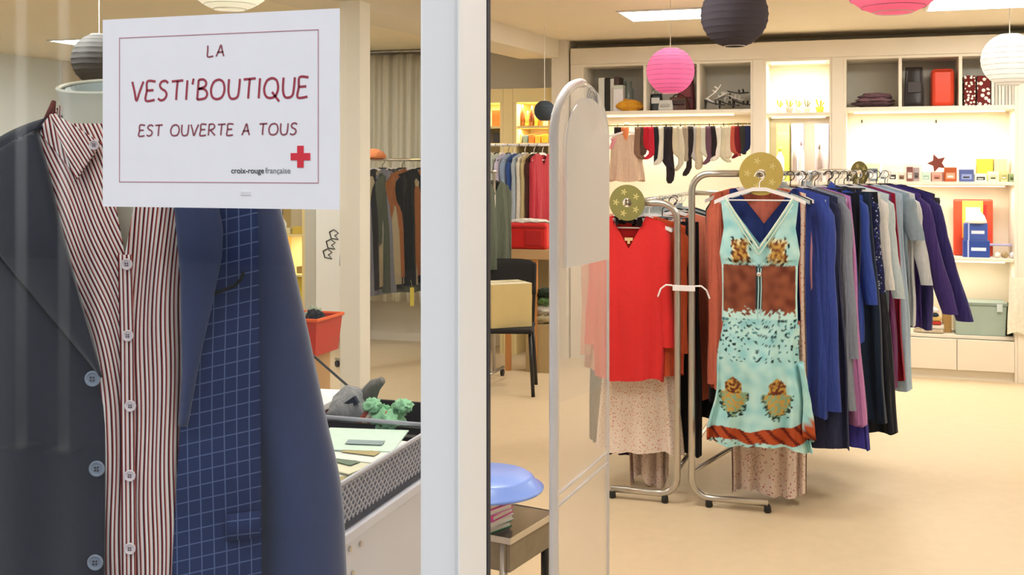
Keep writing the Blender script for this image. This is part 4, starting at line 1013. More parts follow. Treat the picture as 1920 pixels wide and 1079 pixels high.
link('brim', MB().lathe([(.055,.045),(.09,.03),(.095,.034),(.055,.052)], (0,0,0), 30, ribs=3, ramp=.08), cloth('6b7078', .02), t_, smooth=True)
link('dark_band', MB().rbox((.01,-.055,.12), .06, .012, .02, ry=R(-35)), cloth('2b3040', .02), t_)
link('stem', MB().tube([(.03,0,.12),(.06,0,.165),(.085,-.01,.18)], [.03,.018,.010], 8), cloth('77736c', .02), t_, smooth=True)
gc = W(692, 785, 2.80)
for k in range(1):
    t_ = thing('striped_scarf', 'rolled scarf striped in coral and cream beside the green plush', 'scarf', (gc.x, gc.y, tz+bh-.055))
    for j in range(5): link('stripe', MB().tube([(-.03+.014*j, -.03, .0), (-.018+.014*j, -.02, .03), (.002+.014*j, -.01, .062)], .0072, 8), cloth(['c8604c','eadccb'][j % 2], .02), t_, smooth=True)
gc = W(727, 787, 2.78); t_ = thing('green_plush', 'mint green leafy plush toy lying on the dark tray', 'soft toy', (gc.x, gc.y, tz+bh-.055))
link('plush_body', blob((0,0,.03), .045, .04, .036, 8, rough=.5, fq=5), cloth('8fc79a', .02), t_, smooth=True)
for a in (20, 70, 130, 200, 300): link('leaf', blob((.04*math.cos(R(a)), .03*math.sin(R(a)), .035+.02*(a % 3)), .024, .02, .018, a, rough=.5), cloth('74b080' if a % 4 else '9bd2a6', .02), t_, smooth=True)
# white lidded maroon box with a black stick
bxp = onX(560, 748, TX-.3); q0 = W(640, 748, 2.72); q0.x = W(652, 720, 3.0).x+.015
t_ = thing('flat_box', 'flat maroon box with a white lid behind the jacket sleeve', 'box', Vector((q0.x, q0.y+.02, zt3)), R(4))
link('box_base', MB().box(-.30, -.02, .02, .30, 0, .085), cloth('7c2438', .02), t_, bevel=.003)
link('lid', MB().box(-.305, -.015, .015, .305, .0855, .105), mat('white_card', 'f4f3f0', .6), t_, bevel=.003)
k0 = W(588, 668, 3.0); k1 = W(668, 738, 2.9)
t_ = thing('black_stick', 'thin black stick leaning from the box to the grey hat', 'stick', k1)
link('stick', MB().tube([k0, k1, k1+(k1-k0)*.1], .0035, 8), M_black, t_, off=k1); link('stick_tip', MB().tube([k1+(k1-k0)*.1, k1+(k1-k0)*.16], .006, 8), M_black, t_, off=k1)
# ------------------------------------------------------------------ wooden counter and red crate deeper in, past the sleeve
cz_ = .80; c1_ = W(630, 690, 4.75); c1_.x = W(634, 660, 5.25).x-.005
t_ = thing('wooden_counter', 'pale wooden counter carrying the red crate, seen past the jacket sleeve', 'counter', (c1_.x-.3, c1_.y, 0)); o_ = t_.location
link('counter_top', MB().box(c1_.x-.75, c1_.x, c1_.y-.25, c1_.y+.45, cz_-.04, cz_), M_wood, t_, off=o_, bevel=.003)
link('counter_front', MB().box(c1_.x-.73, c1_.x-.02, c1_.y-.22, c1_.y-.20, 0, cz_-.041), M_wood, t_, off=o_)
for x in (c1_.x-.73, c1_.x-.04): link('side_panel', MB().box(x, x+.02, c1_.y-.199, c1_.y+.42, 0, cz_-.041), M_wood, t_, off=o_)
p = W(572, 650, 4.95)
t_ = thing('red_crate', 'red storage crate with orange rim and white label on the wooden counter', 'crate', (p.x, p.y, cz_))
link('crate_body', MB().lathe([(.155,0),(.175,.16),(.165,.16),(.15,.01),(0,.01)], (0,0,0), 4), plastic('c43a2e'), t_, rz=PI/4); link('rim', MB().tube([(.178*math.cos(PI/2*k), .178*math.sin(PI/2*k), .16) for k in range(4)], .008, 8, closed=True), plastic('e8632e'), t_, rz=PI/4)
link('label_plate', MB().rbox((-.03,-.122,.085), .10, .003, .045, rx=R(5)), mat('paper', 'f0eeea', .6), t_)
for i, (dx, dy, c, n_) in enumerate(((-.06, 0, 'e8e4d6', 'cream'), (.03, .03, '9aa68e', 'sage'), (.07, -.04, '23262c', 'black'))):
    o_ = link('folded_cloth', blob((0,0,0), .045, .05, .05, i, rough=.4), cloth(c, .02), loc=(p.x+dx, p.y+dy, cz_+.145), smooth=True); tag(o_, n_+' cloth bunched inside the red crate', 'cloth')
    link('crate_filling', MB().box(-.1,.1,-.1,.1,.0105,.10), cloth('8a4a40', .02), t_) if i == 0 else None
# ------------------------------------------------------------------ curtain and coat rack on the far left
Yc = 9.25; x0, x1 = onY(664, 0, Yc).x, onY(845, 0, Yc).x; zr = onY(730, 97, Yc).z
rows = [[(x0+(x1-x0)*k/120, Yc+.035*math.sin(k*.42)*(.6+.5*i/20)+.012*math.sin(k*1.1+i*.1), zr-.03-(zr-.42)*i/20) for k in range(121)] for i in range(21)]
ct = thing('fitting_curtain', 'off white fitting room curtain hanging in folds behind the coats', 'curtain', (x0, Yc, 0))
link('curtain_cloth', MB().grid(rows), mat('curtain_cloth', 'e6e0cc', .9, var=.03, trans=.2), ct, off=ct.location, smooth=True, solid=.002)
link('curtain_rail', MB().tube([(x0-.1, Yc, zr), (x1+.1, Yc, zr)], .011, 10), M_steel, ct, off=ct.location, smooth=True)
link('rail_bracket', MB().tube([((x0+x1)/2-.1, Yc, zr), ((x0+x1)/2-.1, Yc, CH)], .006, 8), M_steel, ct, off=ct.location)
for k in range(9): x = x0+.03+(x1-x0-.06)*k/8; link('curtain_ring', MB().tube([(x, Yc+.02*math.cos(R(a)), zr-.006+.02*math.sin(R(a))) for a in range(0, 360, 30)], .0025, 6, closed=True), M_steel, ct, off=ct.location)
def simple_rack(label, p0, p1, zr, Hc='white'):
    d = Vector((p1.x-p0.x, p1.y-p0.y, 0)); L_ = d.length; t_ = thing('clothes_rack', label, 'clothes rack', (p0.x, p0.y, 0), math.atan2(d.y, d.x))
    link('hanging_rail', MB().tube([(0,0,zr),(L_,0,zr)], .012, 10), M_steel, t_, smooth=True)
    for x in (.02, L_-.02):
        link('upright', MB().tube([(x,0,zr-.012),(x,0,.075)], .012, 10), M_steel, t_, smooth=True)
        link('foot_bar', MB().tube([(x,-.22,.065),(x,.22,.065)], .012, 8), M_steel, t_, smooth=True)
        for y in (-.2, .2): link('castor', MB().tube([(x-.01,y,.027),(x+.01,y,.027)], .026, 14), M_black, t_)
    return t_
zr2 = W(730, 300, 9.2).z; r0_, r1_ = W(652, 300, 8.75), W(835, 300, 9.35)
simple_rack('wheeled rack of coats in front of the off white curtain', r0_, r1_, zr2)
d_ = (r1_-r0_); d_.z = 0; Lr = d_.length; d_.normalize()
coats = [('878a98','grey wool coat','leftmost, half hidden by the round column'),('3c3d42','charcoal coat','next to the grey wool one'),('b5a98e','taupe raincoat','with the pale hem'),('5f665c','dark green coat','behind the taupe one'),('a06a48','rust brown jacket','beside the dark green coat'),('2e3236','black overcoat','nearest the shopfront post')]
for i, (c, n_, e) in enumerate(coats):
    p = r0_+d_*(.23+i*.095); p.z = zr2
    g = garment('coat', n_+' on the wheeled rack, '+e, 'coat', cloth(c), p, R(54+2*i), 1.02-.03*(i % 3)-.1*(i == 4), hk='black' if i % 2 else 'white', hl='hanger on the wheeled coat rack by the curtain', hg='hangers on the wheeled coat rack', W0=.50, sl=.72, out=.05, dep=.07, r0=.07, r1=.055, seed=300+i)
    if i in (2, 4):
        w_, h, c2, lb = ((22, 38, 'e84a36', 'big orange red tag'), (9, 36, 'e8d860', 'narrow yellow tag'))[i == 2]
        o_ = link('price_tag', MB().box(-w_/2/236, w_/2/236, -.002, .002, -h/236, 0).tube([(0,0,0),(0,.02,.06)], .0015, 4), plastic(c2), g, loc=(.12, -.11, -.86 if i == 4 else -.98)); o_['label'] = lb
p = r0_+d_*.24; ob = link('felt_hat', MB().lathe([(.085,.0),(.09,.015),(.07,.05),(.03,.075),(0,.08)], (0,0,0), 20, sx=1.2), cloth('e08a58', .02), loc=(p.x, p.y, zr2+.011), smooth=True); tag(ob, 'orange felt hat lying on top of the wheeled coat rack', 'hat')
# ------------------------------------------------------------------ clothes rail, desk, chair and box seen through the doorway on the left
Yg = 8.74; zg = onY(980, 272, Yg).z
gx0, gx1 = onY(870, 0, Yg).x, onY(1030, 0, Yg).x
t_ = thing('wall_rail', 'rail of shirts below the warm wooden cabinets', 'clothes rail', (gx0, Yg, zg)); o_ = t_.location
link('rail', MB().tube([(gx0, Yg, zg), (gx1, Yg, zg)], .012, 10), M_hw, t_, off=o_, smooth=True)
for x in (gx0+.03, gx1-.03): link('wall_arm', MB().tube([(x, Yg+.012, zg), (x, CY, zg)], .008, 8), M_hw, t_, off=o_)
shirts = [(926,'b9c9b8','sage green shirt'),(938,'dfe7e0','mint white shirt'),(950,'cfd8d0','pale celadon shirt'),(961,'d5cfe4','lilac shirt'),(972,'9fb4d2','light blue shirt'),(983,'3d5a9a','royal blue shirt'),(992,'b6c2cc','silver blue shirt'),(1001,'e4ded0','cream shirt'),(1009,'cdbb8c','sand coloured shirt'),(1017,'4a2a26','dark brown shirt'),(1025,'c03a48','raspberry red shirt')]
for i, (px, c, n_) in enumerate(shirts):
    p = onY(px-8, 272, Yg); garment('shirt', n_+' on the rail under the warm cabinets', 'shirt', cloth(c), p, R(82), .78+.03*(i % 3), hk=['white','black'][i % 2], hl='hanger on the shirt rail under the warm cabinets', hg='hangers on the shirt rail', W0=.45, sl=.5, out=.03, dep=.045, r0=.05, r1=.04, seed=400+i)
ra, rb = onY(880, 300, 7.9), onY(931, 300, 7.9); zr3 = W(925, 322, 8.3).z
simple_rack('short rack of dark jackets beside the door post', ra, rb, zr3)
for i, (px, c, n_) in enumerate(((908,'2f3542','ink blue jacket'),(916,'4a5468','slate blue jacket'),(925,'5c6456','moss grey jacket'))):
    p = onY(px, 322, 7.9); p.z = zr3; garment('jacket', n_+' on the short rack next to the door post', 'jacket', cloth(c), p, R(78), .68, hk='black', hl='hanger on the short jacket rack by the door post', hg='hangers on the short jacket rack', W0=.46, sl=.5, out=.08, dep=.06, seed=500+i)
Yd = 8.30; dzt = onY(980, 468, Yd).z
dk0, dk1 = onY(880, 0, Yd).x, onY(1033, 0, Yd).x
t_ = thing('wooden_desk', 'beech desk with orange wooden legs under the red bag', 'desk', ((dk0+dk1)/2, Yd+.2, 0)); o_ = t_.location
link('desk_top', MB().box(dk0, dk1, Yd, Yd+.19, dzt-.078, dzt), M_wood, t_, off=o_, bevel=.003)
for x in (onY(951,0,Yd).x, onY(1001,0,Yd).x, dk0+.03): link('leg', MB().box(x-.02, x+.02, Yd+.01, Yd+.05, 0, dzt-.079), mat('orange_wood', 'c98a4c', .5, var=.1), t_, off=o_)
p = onY(994, 466, Yd+.09); r_ = thing('red_bag', 'bright red boxy bag lying on the beech desk', 'bag', (p.x, p.y, dzt))
link('bag_body', MB().box(-.165,.16,-.08,.08,0,.21), mat('red_leather', 'd42420', .5, var=.08, scale=20), r_, bevel=.02); link('pocket', MB().box(-.02,.12,-.088,-.0805,.03,.15), mat('red_leather', 'b81c1c', .5), r_, bevel=.004)
link('seam', MB().tube([(-.165,-.083,.175),(.16,-.083,.175)], .003, 6), mat('red_dark', '8a1414', .6), r_); link('white_lining', blob((0,0,.215), .15, .06, .025, 2, rough=.5), cloth('ece6da', .02), r_, smooth=True)
# clutter under the desk
for i, (px, py, w_, h_, c, n_) in enumerate(((1016, 672, .10, .10, 'c9bd9c', 'sand'), (1020, 610, .11, .09, '3f5a34', 'dark green'), (1012, 576, .10, .05, 'cfd2c4', 'pale grey'))):
    pass
t_ = thing('garment_bundle', 'bundle of green and cream clothes on a crate under the beech desk', 'clothes', (onY(1018,0,Yd+.1).x, Yd+.10, 0)); 
link('crate', MB().box(-.12,.10,-.08,.08,0,.38), mat('cardboard', 'b39a6c', .8), t_, bevel=.004)
for j, (c, z_) in enumerate((('b8ac88', .42), ('cfcaba', .49), ('5c7a48', .56), ('24321f', .62))): link('folded_garment', blob((.01*j-.01,0,z_), .11-.01*j, .08, .042, j, rough=.35), cloth(c, .02), t_, smooth=True)
# chair
chp = W(958, 735, 7.85); ch2 = W(1008, 721, 8.0)
cyaw = R(14); cc_ = Vector((W(945, 700, 8.0).x, W(945, 700, 8.0).y, 0)); 
t_ = thing('stacking_chair', 'black stacking chair with a cardboard box on its seat', 'chair', cc_, cyaw)
sh_ = .475
link('seat', MB().box(-.22,.22,-.21,.20,sh_-.035,sh_), mat('black_cushion', '1c1b1d', .8), t_, bevel=.015)
rows = [[(-.22+.44*k/12, .22+.03*(1-((k-6)/6)**2)+.04*i/6, sh_+.20+.26*i/6-(.03*((k-6)/6)**4 if i == 6 else 0)) for k in range(13)] for i in range(7)]
link('backrest', MB().grid(rows), mat('black_cushion', '1c1b1d', .8), t_, smooth=True, solid=.02)
for s_ in (-1, 1): link('back_post', MB().tube([(s_*.2,.20,sh_-.02),(s_*.215,.25,sh_+.42)], .012, 8), M_black, t_)
for x, y in ((-.2,-.18),(.2,-.18),(-.2,.18),(.2,.18)): link('leg', MB().tube([(x,y,sh_-.037),(x*1.12,y*1.22,0)], .0135, 10), M_black, t_, smooth=True)
# cardboard box on the chair
t_ = thing('cardboard_box', 'beige cardboard box with white print standing on the black chair', 'box', cc_+Vector((.012,-.01,sh_+.001)), R(40)); kb = mat('cardboard', 'd2bd84', .8, var=.05, scale=12)
link('box_body', MB().box(-.155,.155,-.135,.135,0,.31), kb, t_, bevel=.003)
for s_ in (-1, 1): link('flap', MB().box(-.155,.155, .002 if s_ > 0 else -.135, .135 if s_ > 0 else -.002, .3105,.3135), mat('cardboard_top', 'ddd4b4', .8), t_)
link('printed_mark', MB().box(.1555,.157,-.03,.03,.12,.19), mat('print_white', 'f0ead6', .7), t_)
link('tape', MB().box(-.155,.1565,-.02,.02,.3137,.3142), mat('parcel_tape', 'c9b98a', .3), t_)
# ------------------------------------------------------------------ things in the cubes, niche and shelves
def sh_box(name, label, cat, pxa, pxb, ptop, zs, Y, D, c, m=None, lid=None, band=None, rz=0, group=None, bev=.003, win=None, rough=.5):
    """small package standing on a shelf: pixel columns give its width, pixel row its top"""
    p0, p1 = onY(pxa, ptop, Y), onY(pxb, ptop, Y); w_ = p1.x-p0.x; h = max(.015, p0.z-zs); cxm = (p0.x+p1.x)/2
    t_ = thing(name, label, cat, (cxm, Y+D/2, zs), rz, group)
    link('carton', MB().box(-w_/2, w_/2, -D/2, D/2, 0, h*(.86 if lid else 1)), m or mat('carton', c, rough, var=.05, scale=30), t_, bevel=bev)
    if lid: link('lid', MB().box(-w_/2-.001, w_/2+.001, -D/2-.001, D/2+.001, h*.8605, h), mat('carton', lid, rough), t_, bevel=.001)
    if band: link('printed_panel', MB().box(-w_*.36, w_*.36, -D/2-.0016, -D/2-.0004, h*.2, h*.62), mat('carton', band, rough), t_)
    if win: link('printed_mark', MB().box(-w_*.25, w_*.2, -D/2-.0024, -D/2-.0017, h*.3, h*.42), mat('carton', win, rough), t_)
    return t_
def sh_bottle(name, label, cat, px, wpx, ptop, zs, Y, c, cap, prof=None, group=None, glass=False):
    p = onY(px, ptop, Y); r = (onY(px+wpx/2, ptop, Y).x-p.x); h = p.z-zs; t_ = thing(name, label, cat, (p.x, Y+r, zs), 0, group)
    pr = prof or [(0,0),(.95,.0),(1,.03),(1,.62),(.8,.72),(.4,.80),(.38,.86)]
    link('vessel', MB().lathe([(a*r, b*h) for a, b in pr], (0,0,0), 20), mat('glazed', c, .25, var=.06, scale=30), t_, smooth=True)
    if cap: link('cap', MB().lathe([(.45*r, pr[-1][1]*h+.0004),(.46*r, h*.995),(0,h)], (0,0,0), 16), plastic(cap), t_, smooth=True)
    return t_
z0c = zc0+.0005
# cube 1: white boxes, vase and a yellow cloth
for i, (a, b_, tp, c, n_) in enumerate(((1122,1133,146,'f2f2ee','white'),(1135,1143,146,'2a2622','black'),(1144,1151,148,'eeebe6','ivory'),(1152,1160,144,'5a4640','brown'))):
    sh_box('upright_folder', n_+' folder standing in the leftmost cube behind the clear panel', 'folder', a, b_, tp, z0c, CY+.14, .2, c, group='folders in the leftmost cube')
sh_bottle('tall_vase', 'pale grey vase standing behind the yellow cloth', 'vase', 1176, 20, 152, z0c, CY+.2, '8a938c', None, [(0,0),(.8,0),(1,.3),(1,.7),(.6,.85),(.7,1)])
sh_box('storage_box', 'white lidded box in the leftmost cube', 'box', 1150, 1168, 160, z0c, CY+.05, .1, 'eae8ec', lid='c8d0c8')
p = onY(1180, 200, CY+.09); o_ = link('folded_throw', blob((0,0,.045), .115, .07, .055, 4, rough=.45, fq=2), cloth('e0a030', .02), loc=(p.x, p.y, z0c-.0), smooth=True); tag(o_, 'folded golden yellow throw in the leftmost cube', 'throw')
# cube 2: handbags
def handbag(label, pxa, pxb, ptop, Y, D, c, c2, seed, handle=True):
    p0, p1 = onY(pxa, ptop, Y), onY(pxb, ptop, Y); w_ = p1.x-p0.x; h = p0.z-z0c; t_ = thing('handbag', label, 'handbag', ((p0.x+p1.x)/2, Y+D/2, z0c))
    rows = []
    for i in range(9):
        t = i/8; q = 1-.22*t-.1*(1-t)**4; d_ = D/2*(1-.55*t)
        rows.append([(w_/2*q*math.copysign(abs(math.cos(2*PI*k/32))**.45, math.cos(2*PI*k/32)), d_*math.copysign(abs(math.sin(2*PI*k/32))**.6, math.sin(2*PI*k/32))+.004*math.sin(k+seed), h*(.8 if handle else 1)*t) for k in range(32)])
    b = MB().grid(rows, wrap=True); b.f.append(tuple(range(32))[::-1]); b.f.append(tuple(range(8*32, 9*32)))
    link('bag_body', b, mat('bag_leather', c, .45, var=.1, scale=25, bump=.2), t_, smooth=True)
    link('flap', MB().box(-w_*.30, w_*.30, -D/2-.004, -D/2+.0, h*.35, h*.62), mat('bag_leather', c2, .45), t_, bevel=.003)
    if handle:
        for s_ in (-1, 1): link('strap', MB().tube([(w_*.25*math.cos(R(a)), s_*D*.12, h*.78+h*.2*math.sin(R(a))) for a in range(0, 181, 20)], .004, 6), mat('bag_leather', c2, .45), t_)
    return t_
handbag('black and white handbag in the cube under the pink lantern', 1216, 1242, 168, CY+.16, .08, '1d1b1d', 'e8e4e0', 1)
handbag('dark red tote in the cube behind the pink lantern', 1266, 1303, 134, CY+.24, .10, '6a1f26', '8f2f36', 2)
handbag('brown leather handbag in the cube below the pink lantern', 1250, 1292, 176, CY+.08, .08, '5a3426', '3d2118', 3)
handbag('silver clutch bag at the front of the cube under the pink lantern', 1232, 1262, 188, CY+.0, .06, 'c9c8c2', 'a8a6a0', 4, handle=False)
# cube 3: white sandals over black shoes
def shoe(label, px, py, c, rz, ry, heel=True, Y=CY+.10, L_=.2):
    p = onY(px, py, Y); t_ = thing('sandal', label, 'shoe', p, rz); t_.rotation_euler = (0, ry, rz); rows = []
    for i in range(13):
        t = i/12; x = -L_/2+L_*t; z = .045*(1-t)**2 if heel else 0; w_ = .022+.012*math.sin(PI*min(1, t*1.05))+.004*t
        rows.append([(x, -w_, z), (x, w_, z), (x, w_, z+.008), (x, -w_, z+.008)])
    b = MB().grid(rows, wrap=True); b.f += [(0,1,2,3), (48,49,50,51)]
    link('sole', b, plastic(c), t_)
    for xx in (.25, .05): link('strap', MB().tube([(L_*xx, -.033, .006),(L_*xx, -.02, .038),(L_*xx, .02, .038),(L_*xx, .033, .006)], .005, 6), plastic(c), t_)
    if heel: link('heel', MB().tube([(-L_*.42, 0, .042),(-L_*.44, 0, -.02)], [.012,.006], 8), plastic(c), t_)
for i, (px, py, c, rz, ry, n_) in enumerate(((1342,176,'f1eee8',R(12),R(-58),'white sandal propped steeply in the shoe cube'),(1352,186,'e6e2dc',R(-20),R(-35),'ivory sandal leaning on the steep one'),(1376,187,'f4f2ee',R(5),R(8),'white sandal lying on the black shoes'),(1385,178,'2a2828',R(0),R(-10),'black sandal on top of the shoe pile'),(1340,198,'1e1c1e',R(10),R(0),'black sandal under the propped white one'),(1366,199,'222024',R(-8),R(0),'black sandal at the bottom centre of the shoe cube'),(1392,198,'1b1a1c',R(15),R(0),'black sandal at the right end of the shoe cube'),(1372,194,'d8d4cc',R(-5),R(0),'grey white sandal between the black ones'))):
    shoe(n_, px, py, c, rz, ry, Y=CY+.08+.045*(i % 4), L_=.17)
# right cubes
p = onY(1637, 200, CY+.15); t_ = thing('folded_blanket', 'mauve brown blanket folded in the first right cube', 'blanket', (p.x, CY+.17, z0c))
for j in range(3): link('fold_layer', blob((.01*j, 0, .031+.030*j), .160-.015*j, .12, .030, j+11, rough=.25, fq=2), cloth(['5c4048','7a5a62','6d4c56'][j], .02), t_, smooth=True)
handbag('tall black quilted bag in the middle right cube', 1694, 1735, 126, CY+.04, .10, '1f1c1e', '332d2e', 5, handle=False)
sc_ = sh_box('orange_case', 'bright orange red case standing in the middle right cube', 'case', 1746, 1790, 129, z0c, CY+.06, .22, 'dc4420', bev=.03, rough=.35)
link('zip_line', MB().tube([(-.075,-.113,.02),(-.075,-.113,.25),(-.06,-.113,.275),(.06,-.113,.275)], .003, 6), mat('red_dark', '8a1c10', .5), sc_)
dmask = spots('spotted_card', '6a2420', 'f4ece4', 'f4ece4', 42, .42)
sh_box('patterned_binder', 'dark red binder with a white blossom column, the left one', 'binder', 1808, 1829, 142, z0c, CY+.03, .22, '6a2420', m=dmask)
sh_box('patterned_binder', 'maroon binder with big white dots, beside the lantern edge', 'binder', 1832, 1857, 142, z0c, CY+.05, .22, '6a2420', m=spots('dotted_card', '702a28', 'f6efe8', 'f6efe8', 30, .45))
for i in range(7):
    a = 1859+i*6.4; sh_box('grey_file', 'pale grey file in the row under the white lantern', 'file', a, a+5.6, 146+2*(i % 2), z0c, CY+.04, .22, ['e2dfd4','c4c2b6','d9d6ca'][i % 3], group='grey files under the white lantern')
# lit niche: flower pots above, packages below
zn = zSh+.0005; zn2 = zSh2+.0005
for i, (px, w_, tp, c, l, n_) in enumerate(((1462,12,192,'f3e3cf','d8c850','cream pot with yellow sprigs'),(1480,14,188,'e9a090','c8b040','pink pot with olive sprigs'),(1497,12,190,'f4dcb8','e8d460','sand pot with bright yellow sprigs'),(1513,12,186,'e8b8a8','9a9a70','rose pot with grey sprigs'),(1537,16,188,'efc040','d6c23a','amber pot with lemon sprigs'))):
    p = onY(px, 200, CY+.15); t_ = thing('flower_pot', n_+' on the top shelf of the lit niche', 'flower pot', (p.x, CY+.16, zn)); r = w_/2/228
    link('pot', MB().lathe([(0,0),(r*.7,0),(r,.05),(r*.9,.05),(r*.6,.01)], (0,0,0), 16), mat('glazed', c, .3), t_, smooth=True)
    for k in range(5): a = 2.5*k; link('sprig', MB().tube([(0,0,.03),(r*.4*math.cos(a),r*.4*math.sin(a),.06),(r*.9*math.cos(a),r*.9*math.sin(a),.085+.006*k)], [.003,.004,.007], 6), cloth(l, .1), t_, smooth=True)
for a, b_, tp, c, lid, n_, Y in ((1456,1480,232,'dede58','c8c84a','lemon yellow box on the second shelf of the niche',CY+.22),(1484,1506,232,'c9b4c8','a890a8','lilac box beside the lemon yellow one',CY+.22),(1528,1554,232,'c4b0b8','9a8490','mauve ribbed box at the right of the niche',CY+.2)):
    sh_box('gift_box', n_, 'box', a, b_, tp, zn2, Y, .1, c, lid=lid)
for px, w_, tp, c, cap, n_ in ((1462,16,275,'f2f4ec','c8d050','white bottle with lime label in the niche'),(1489,10,268,'b8a8a0',None,'smoky slender vase in the niche'),(1502,12,262,'f6f2f6','b8a0b0','white bottle with lilac cap in the niche'),(1536,10,270,'b4a49c','8a7a74','taupe bottle before the mauve box'),(1546,9,282,'f0e8ec',None,'small white vase before the mauve box')):
    sh_bottle('bottle' if cap else 'slim_vase', n_, 'bottle' if cap else 'vase', px, w_, tp, zn2, CY+.08, c, cap)
# shelf of small boxes in the right cabinet
za = zs1+.0005
row = [(1586,1608,318,'4a4644','2c2a2a','charcoal box at the left end of the crowded shelf'),(1611,1626,314,'9aa0a8','30343c','steel grey carton with dark print, second on the crowded shelf'),(1628,1646,316,'6e7680','e8e8e6','slate carton with white panel on the crowded shelf'),(1648,1663,322,'d6dcdc','b8c0c0','pale ice carton on the crowded shelf'),(1666,1682,320,'ece6da','3a3634','cream carton with a black figure on the crowded shelf'),(1684,1697,322,'e4dcd0','8a6a50','cream carton with a brown figure on the crowded shelf'),(1700,1712,313,'7a4a48','d8c8c0','maroon striped carton on the crowded shelf'),(1713,1724,314,'a89a9c','6a5a5c','dusty rose carton on the crowded shelf'),(1729,1744,322,'c2dccc','9ab8a6','mint carton left of the star box'),(1748,1766,322,'d8a898','c07a6a','salmon carton below the star'),(1771,1794,314,'b05224','e0a080','burnt orange carton right of the star'),(1799,1826,318,'51609a','8a98c8','denim blue carton on the crowded shelf'),(1828,1850,326,'eceadc','4a4a44','white carton with black tab on the crowded shelf'),(1853,1872,322,'e4e2cc','c8c8a0','ivory carton near the right end of the crowded shelf'),(1876,1890,320,'d8d098','b0a860','khaki carton near the right end'),(1892,1903,326,'8fa070','6a7a50','moss green carton at the right end of the crowded shelf')]
for i, (a, b_, tp, c, bnd, n_) in enumerate(row): sh_box('small_carton', n_, 'small box', a, b_, tp, za, CY+.06+.01*(i % 3), .08, c, band=bnd, win=['f0ece4','2c2826'][i % 2])
for i, (a, b_, tp, c, n_) in enumerate(((1622,1650,306,'efe0b0','straw coloured'),(1655,1690,308,'f0dcc0','peach cream'),(1694,1728,308,'e8c8b8','blush'),(1802,1826,306,'d8c0d0','pale violet'),(1832,1862,298,'d6c840','mustard yellow'),(1864,1888,298,'f2cfa0','apricot'))):
    sh_box('back_carton', n_+' carton in the second row behind the crowded shelf', 'small box', a, b_, tp, za, CY+.22, .1, c)
p = onY(1758, 306, CY+.10); pts = []
for k in range(10): a = PI/2+.35+PI*k/5; r = .075 if k % 2 == 0 else .036; pts.append((p.x+r*math.cos(a), CY+.10, p.z+r*math.sin(a)))
zmin = min(q[2] for q in pts); o_ = link('star_box', MB().prism(pts, (0,.03,0)), mat('star_brown', '6a2c20', .5, var=.2, scale=60), off=(p.x, CY+.10, p.z), bevel=.002); o_.location = (p.x, CY+.165, p.z); tag(o_, 'dark brown star shaped box standing above the cartons', 'star box')
pz = sh_box('riser_carton', 'plain pinkish carton hidden under the brown star', 'small box', 1745, 1772, 322, za, CY+.152, .05, 'c8a098')
# shelf with toys
zb_ = zs2+.0005
sh_bottle('yellow_duck', 'small yellow rubber duck on the toy shelf', 'rubber duck', 1712, 16, 456, zb_, CY+.1, 'e8c034', None, [(0,0),(.9,.05),(1,.35),(.6,.55),(.5,.8),(.3,1),(0,1)])
sh_bottle('lotion_bottle', 'peach bottle with dark label bands on the toy shelf', 'bottle', 1733, 20, 403, zb_, CY+.12, 'f0cdb8', '3a2026')
sb = sh_box('robot_box', 'white carton with a dark oval and a round eye on the toy shelf', 'box', 1747, 1772, 424, zb_, CY+.08, .09, 'eef0f2')
link('dark_oval', MB().lathe([(0,0),(.032,.0005),(.032,.001),(0,.0015)], (0,0,0), 20, sx=1, sy=.4), plastic('26262c'), sb, loc=(0,-.047,.155)).rotation_euler = (PI/2,0,0)
link('round_eye', MB().lathe([(0,0),(.022,.0005),(.022,.001),(0,.0015)], (0,0,0), 20), plastic('6a7a8c'), sb, loc=(0,-.047,.06)).rotation_euler = (PI/2,0,0)
tbx = sh_box('toy_package', 'tall red and yellow arched toy package at the back of the toy shelf', 'toy package', 1788, 1862, 374, zb_, CY+.24, .06, 'd84426', bev=.012)
link('yellow_panel', MB().box(-.08,.07,-.034,-.0305,.14,.43), mat('carton', 'f0c850', .5), tbx, bevel=.003); link('white_panel', MB().box(-.055,.05,-.038,-.0345,.22,.38), mat('carton', 'f8ecd8', .5), tbx)
link('red_letters_strip', MB().box(.075,.095,-.0345,-.0305,.18,.40), mat('carton', 'a81c1c', .5), tbx)
for j, (a, b_, h0, h1, c, n_) in enumerate(((1806,1856,482,452,'2c4a9c','dark blue carton at the bottom of the blue pair'),(1808,1852,452,420,'3f5aa8','lighter blue carton stacked on the dark blue one'))):
    zz = zb_ if j == 0 else zb_+.1305; p0, p1 = onY(a, 450, CY+.1), onY(b_, 450, CY+.1); w_ = p1.x-p0.x
    t_ = thing('blue_carton', n_, 'box', ((p0.x+p1.x)/2, CY+.15, zz)); link('carton', MB().box(-w_/2,w_/2,-.05,.05,0,.13), mat('carton', c, .4), t_, bevel=.003)
    link('white_print', MB().box(-w_*.2,w_*.36,-.052,-.0505,.05,.075), mat('carton', 'dfe4f4', .5), t_); link('side_stripe', MB().box(-w_*.34,-w_*.28,-.052,-.0505,.0,.13), mat('carton', 'b8c4e8', .5), t_)
p = onY(1830, 400, CY+.15); t_ = thing('cream_bowl', 'cream bowl upside down on the blue cartons', 'bowl', (p.x, CY+.15, zb_+.2611)); link('bowl', MB().lathe([(.075,0),(.08,.01),(.06,.06),(.035,.085),(.03,.095),(0,.095)], (0,0,0), 24), mat('glazed', 'f6ecdc', .3), t_, smooth=True)
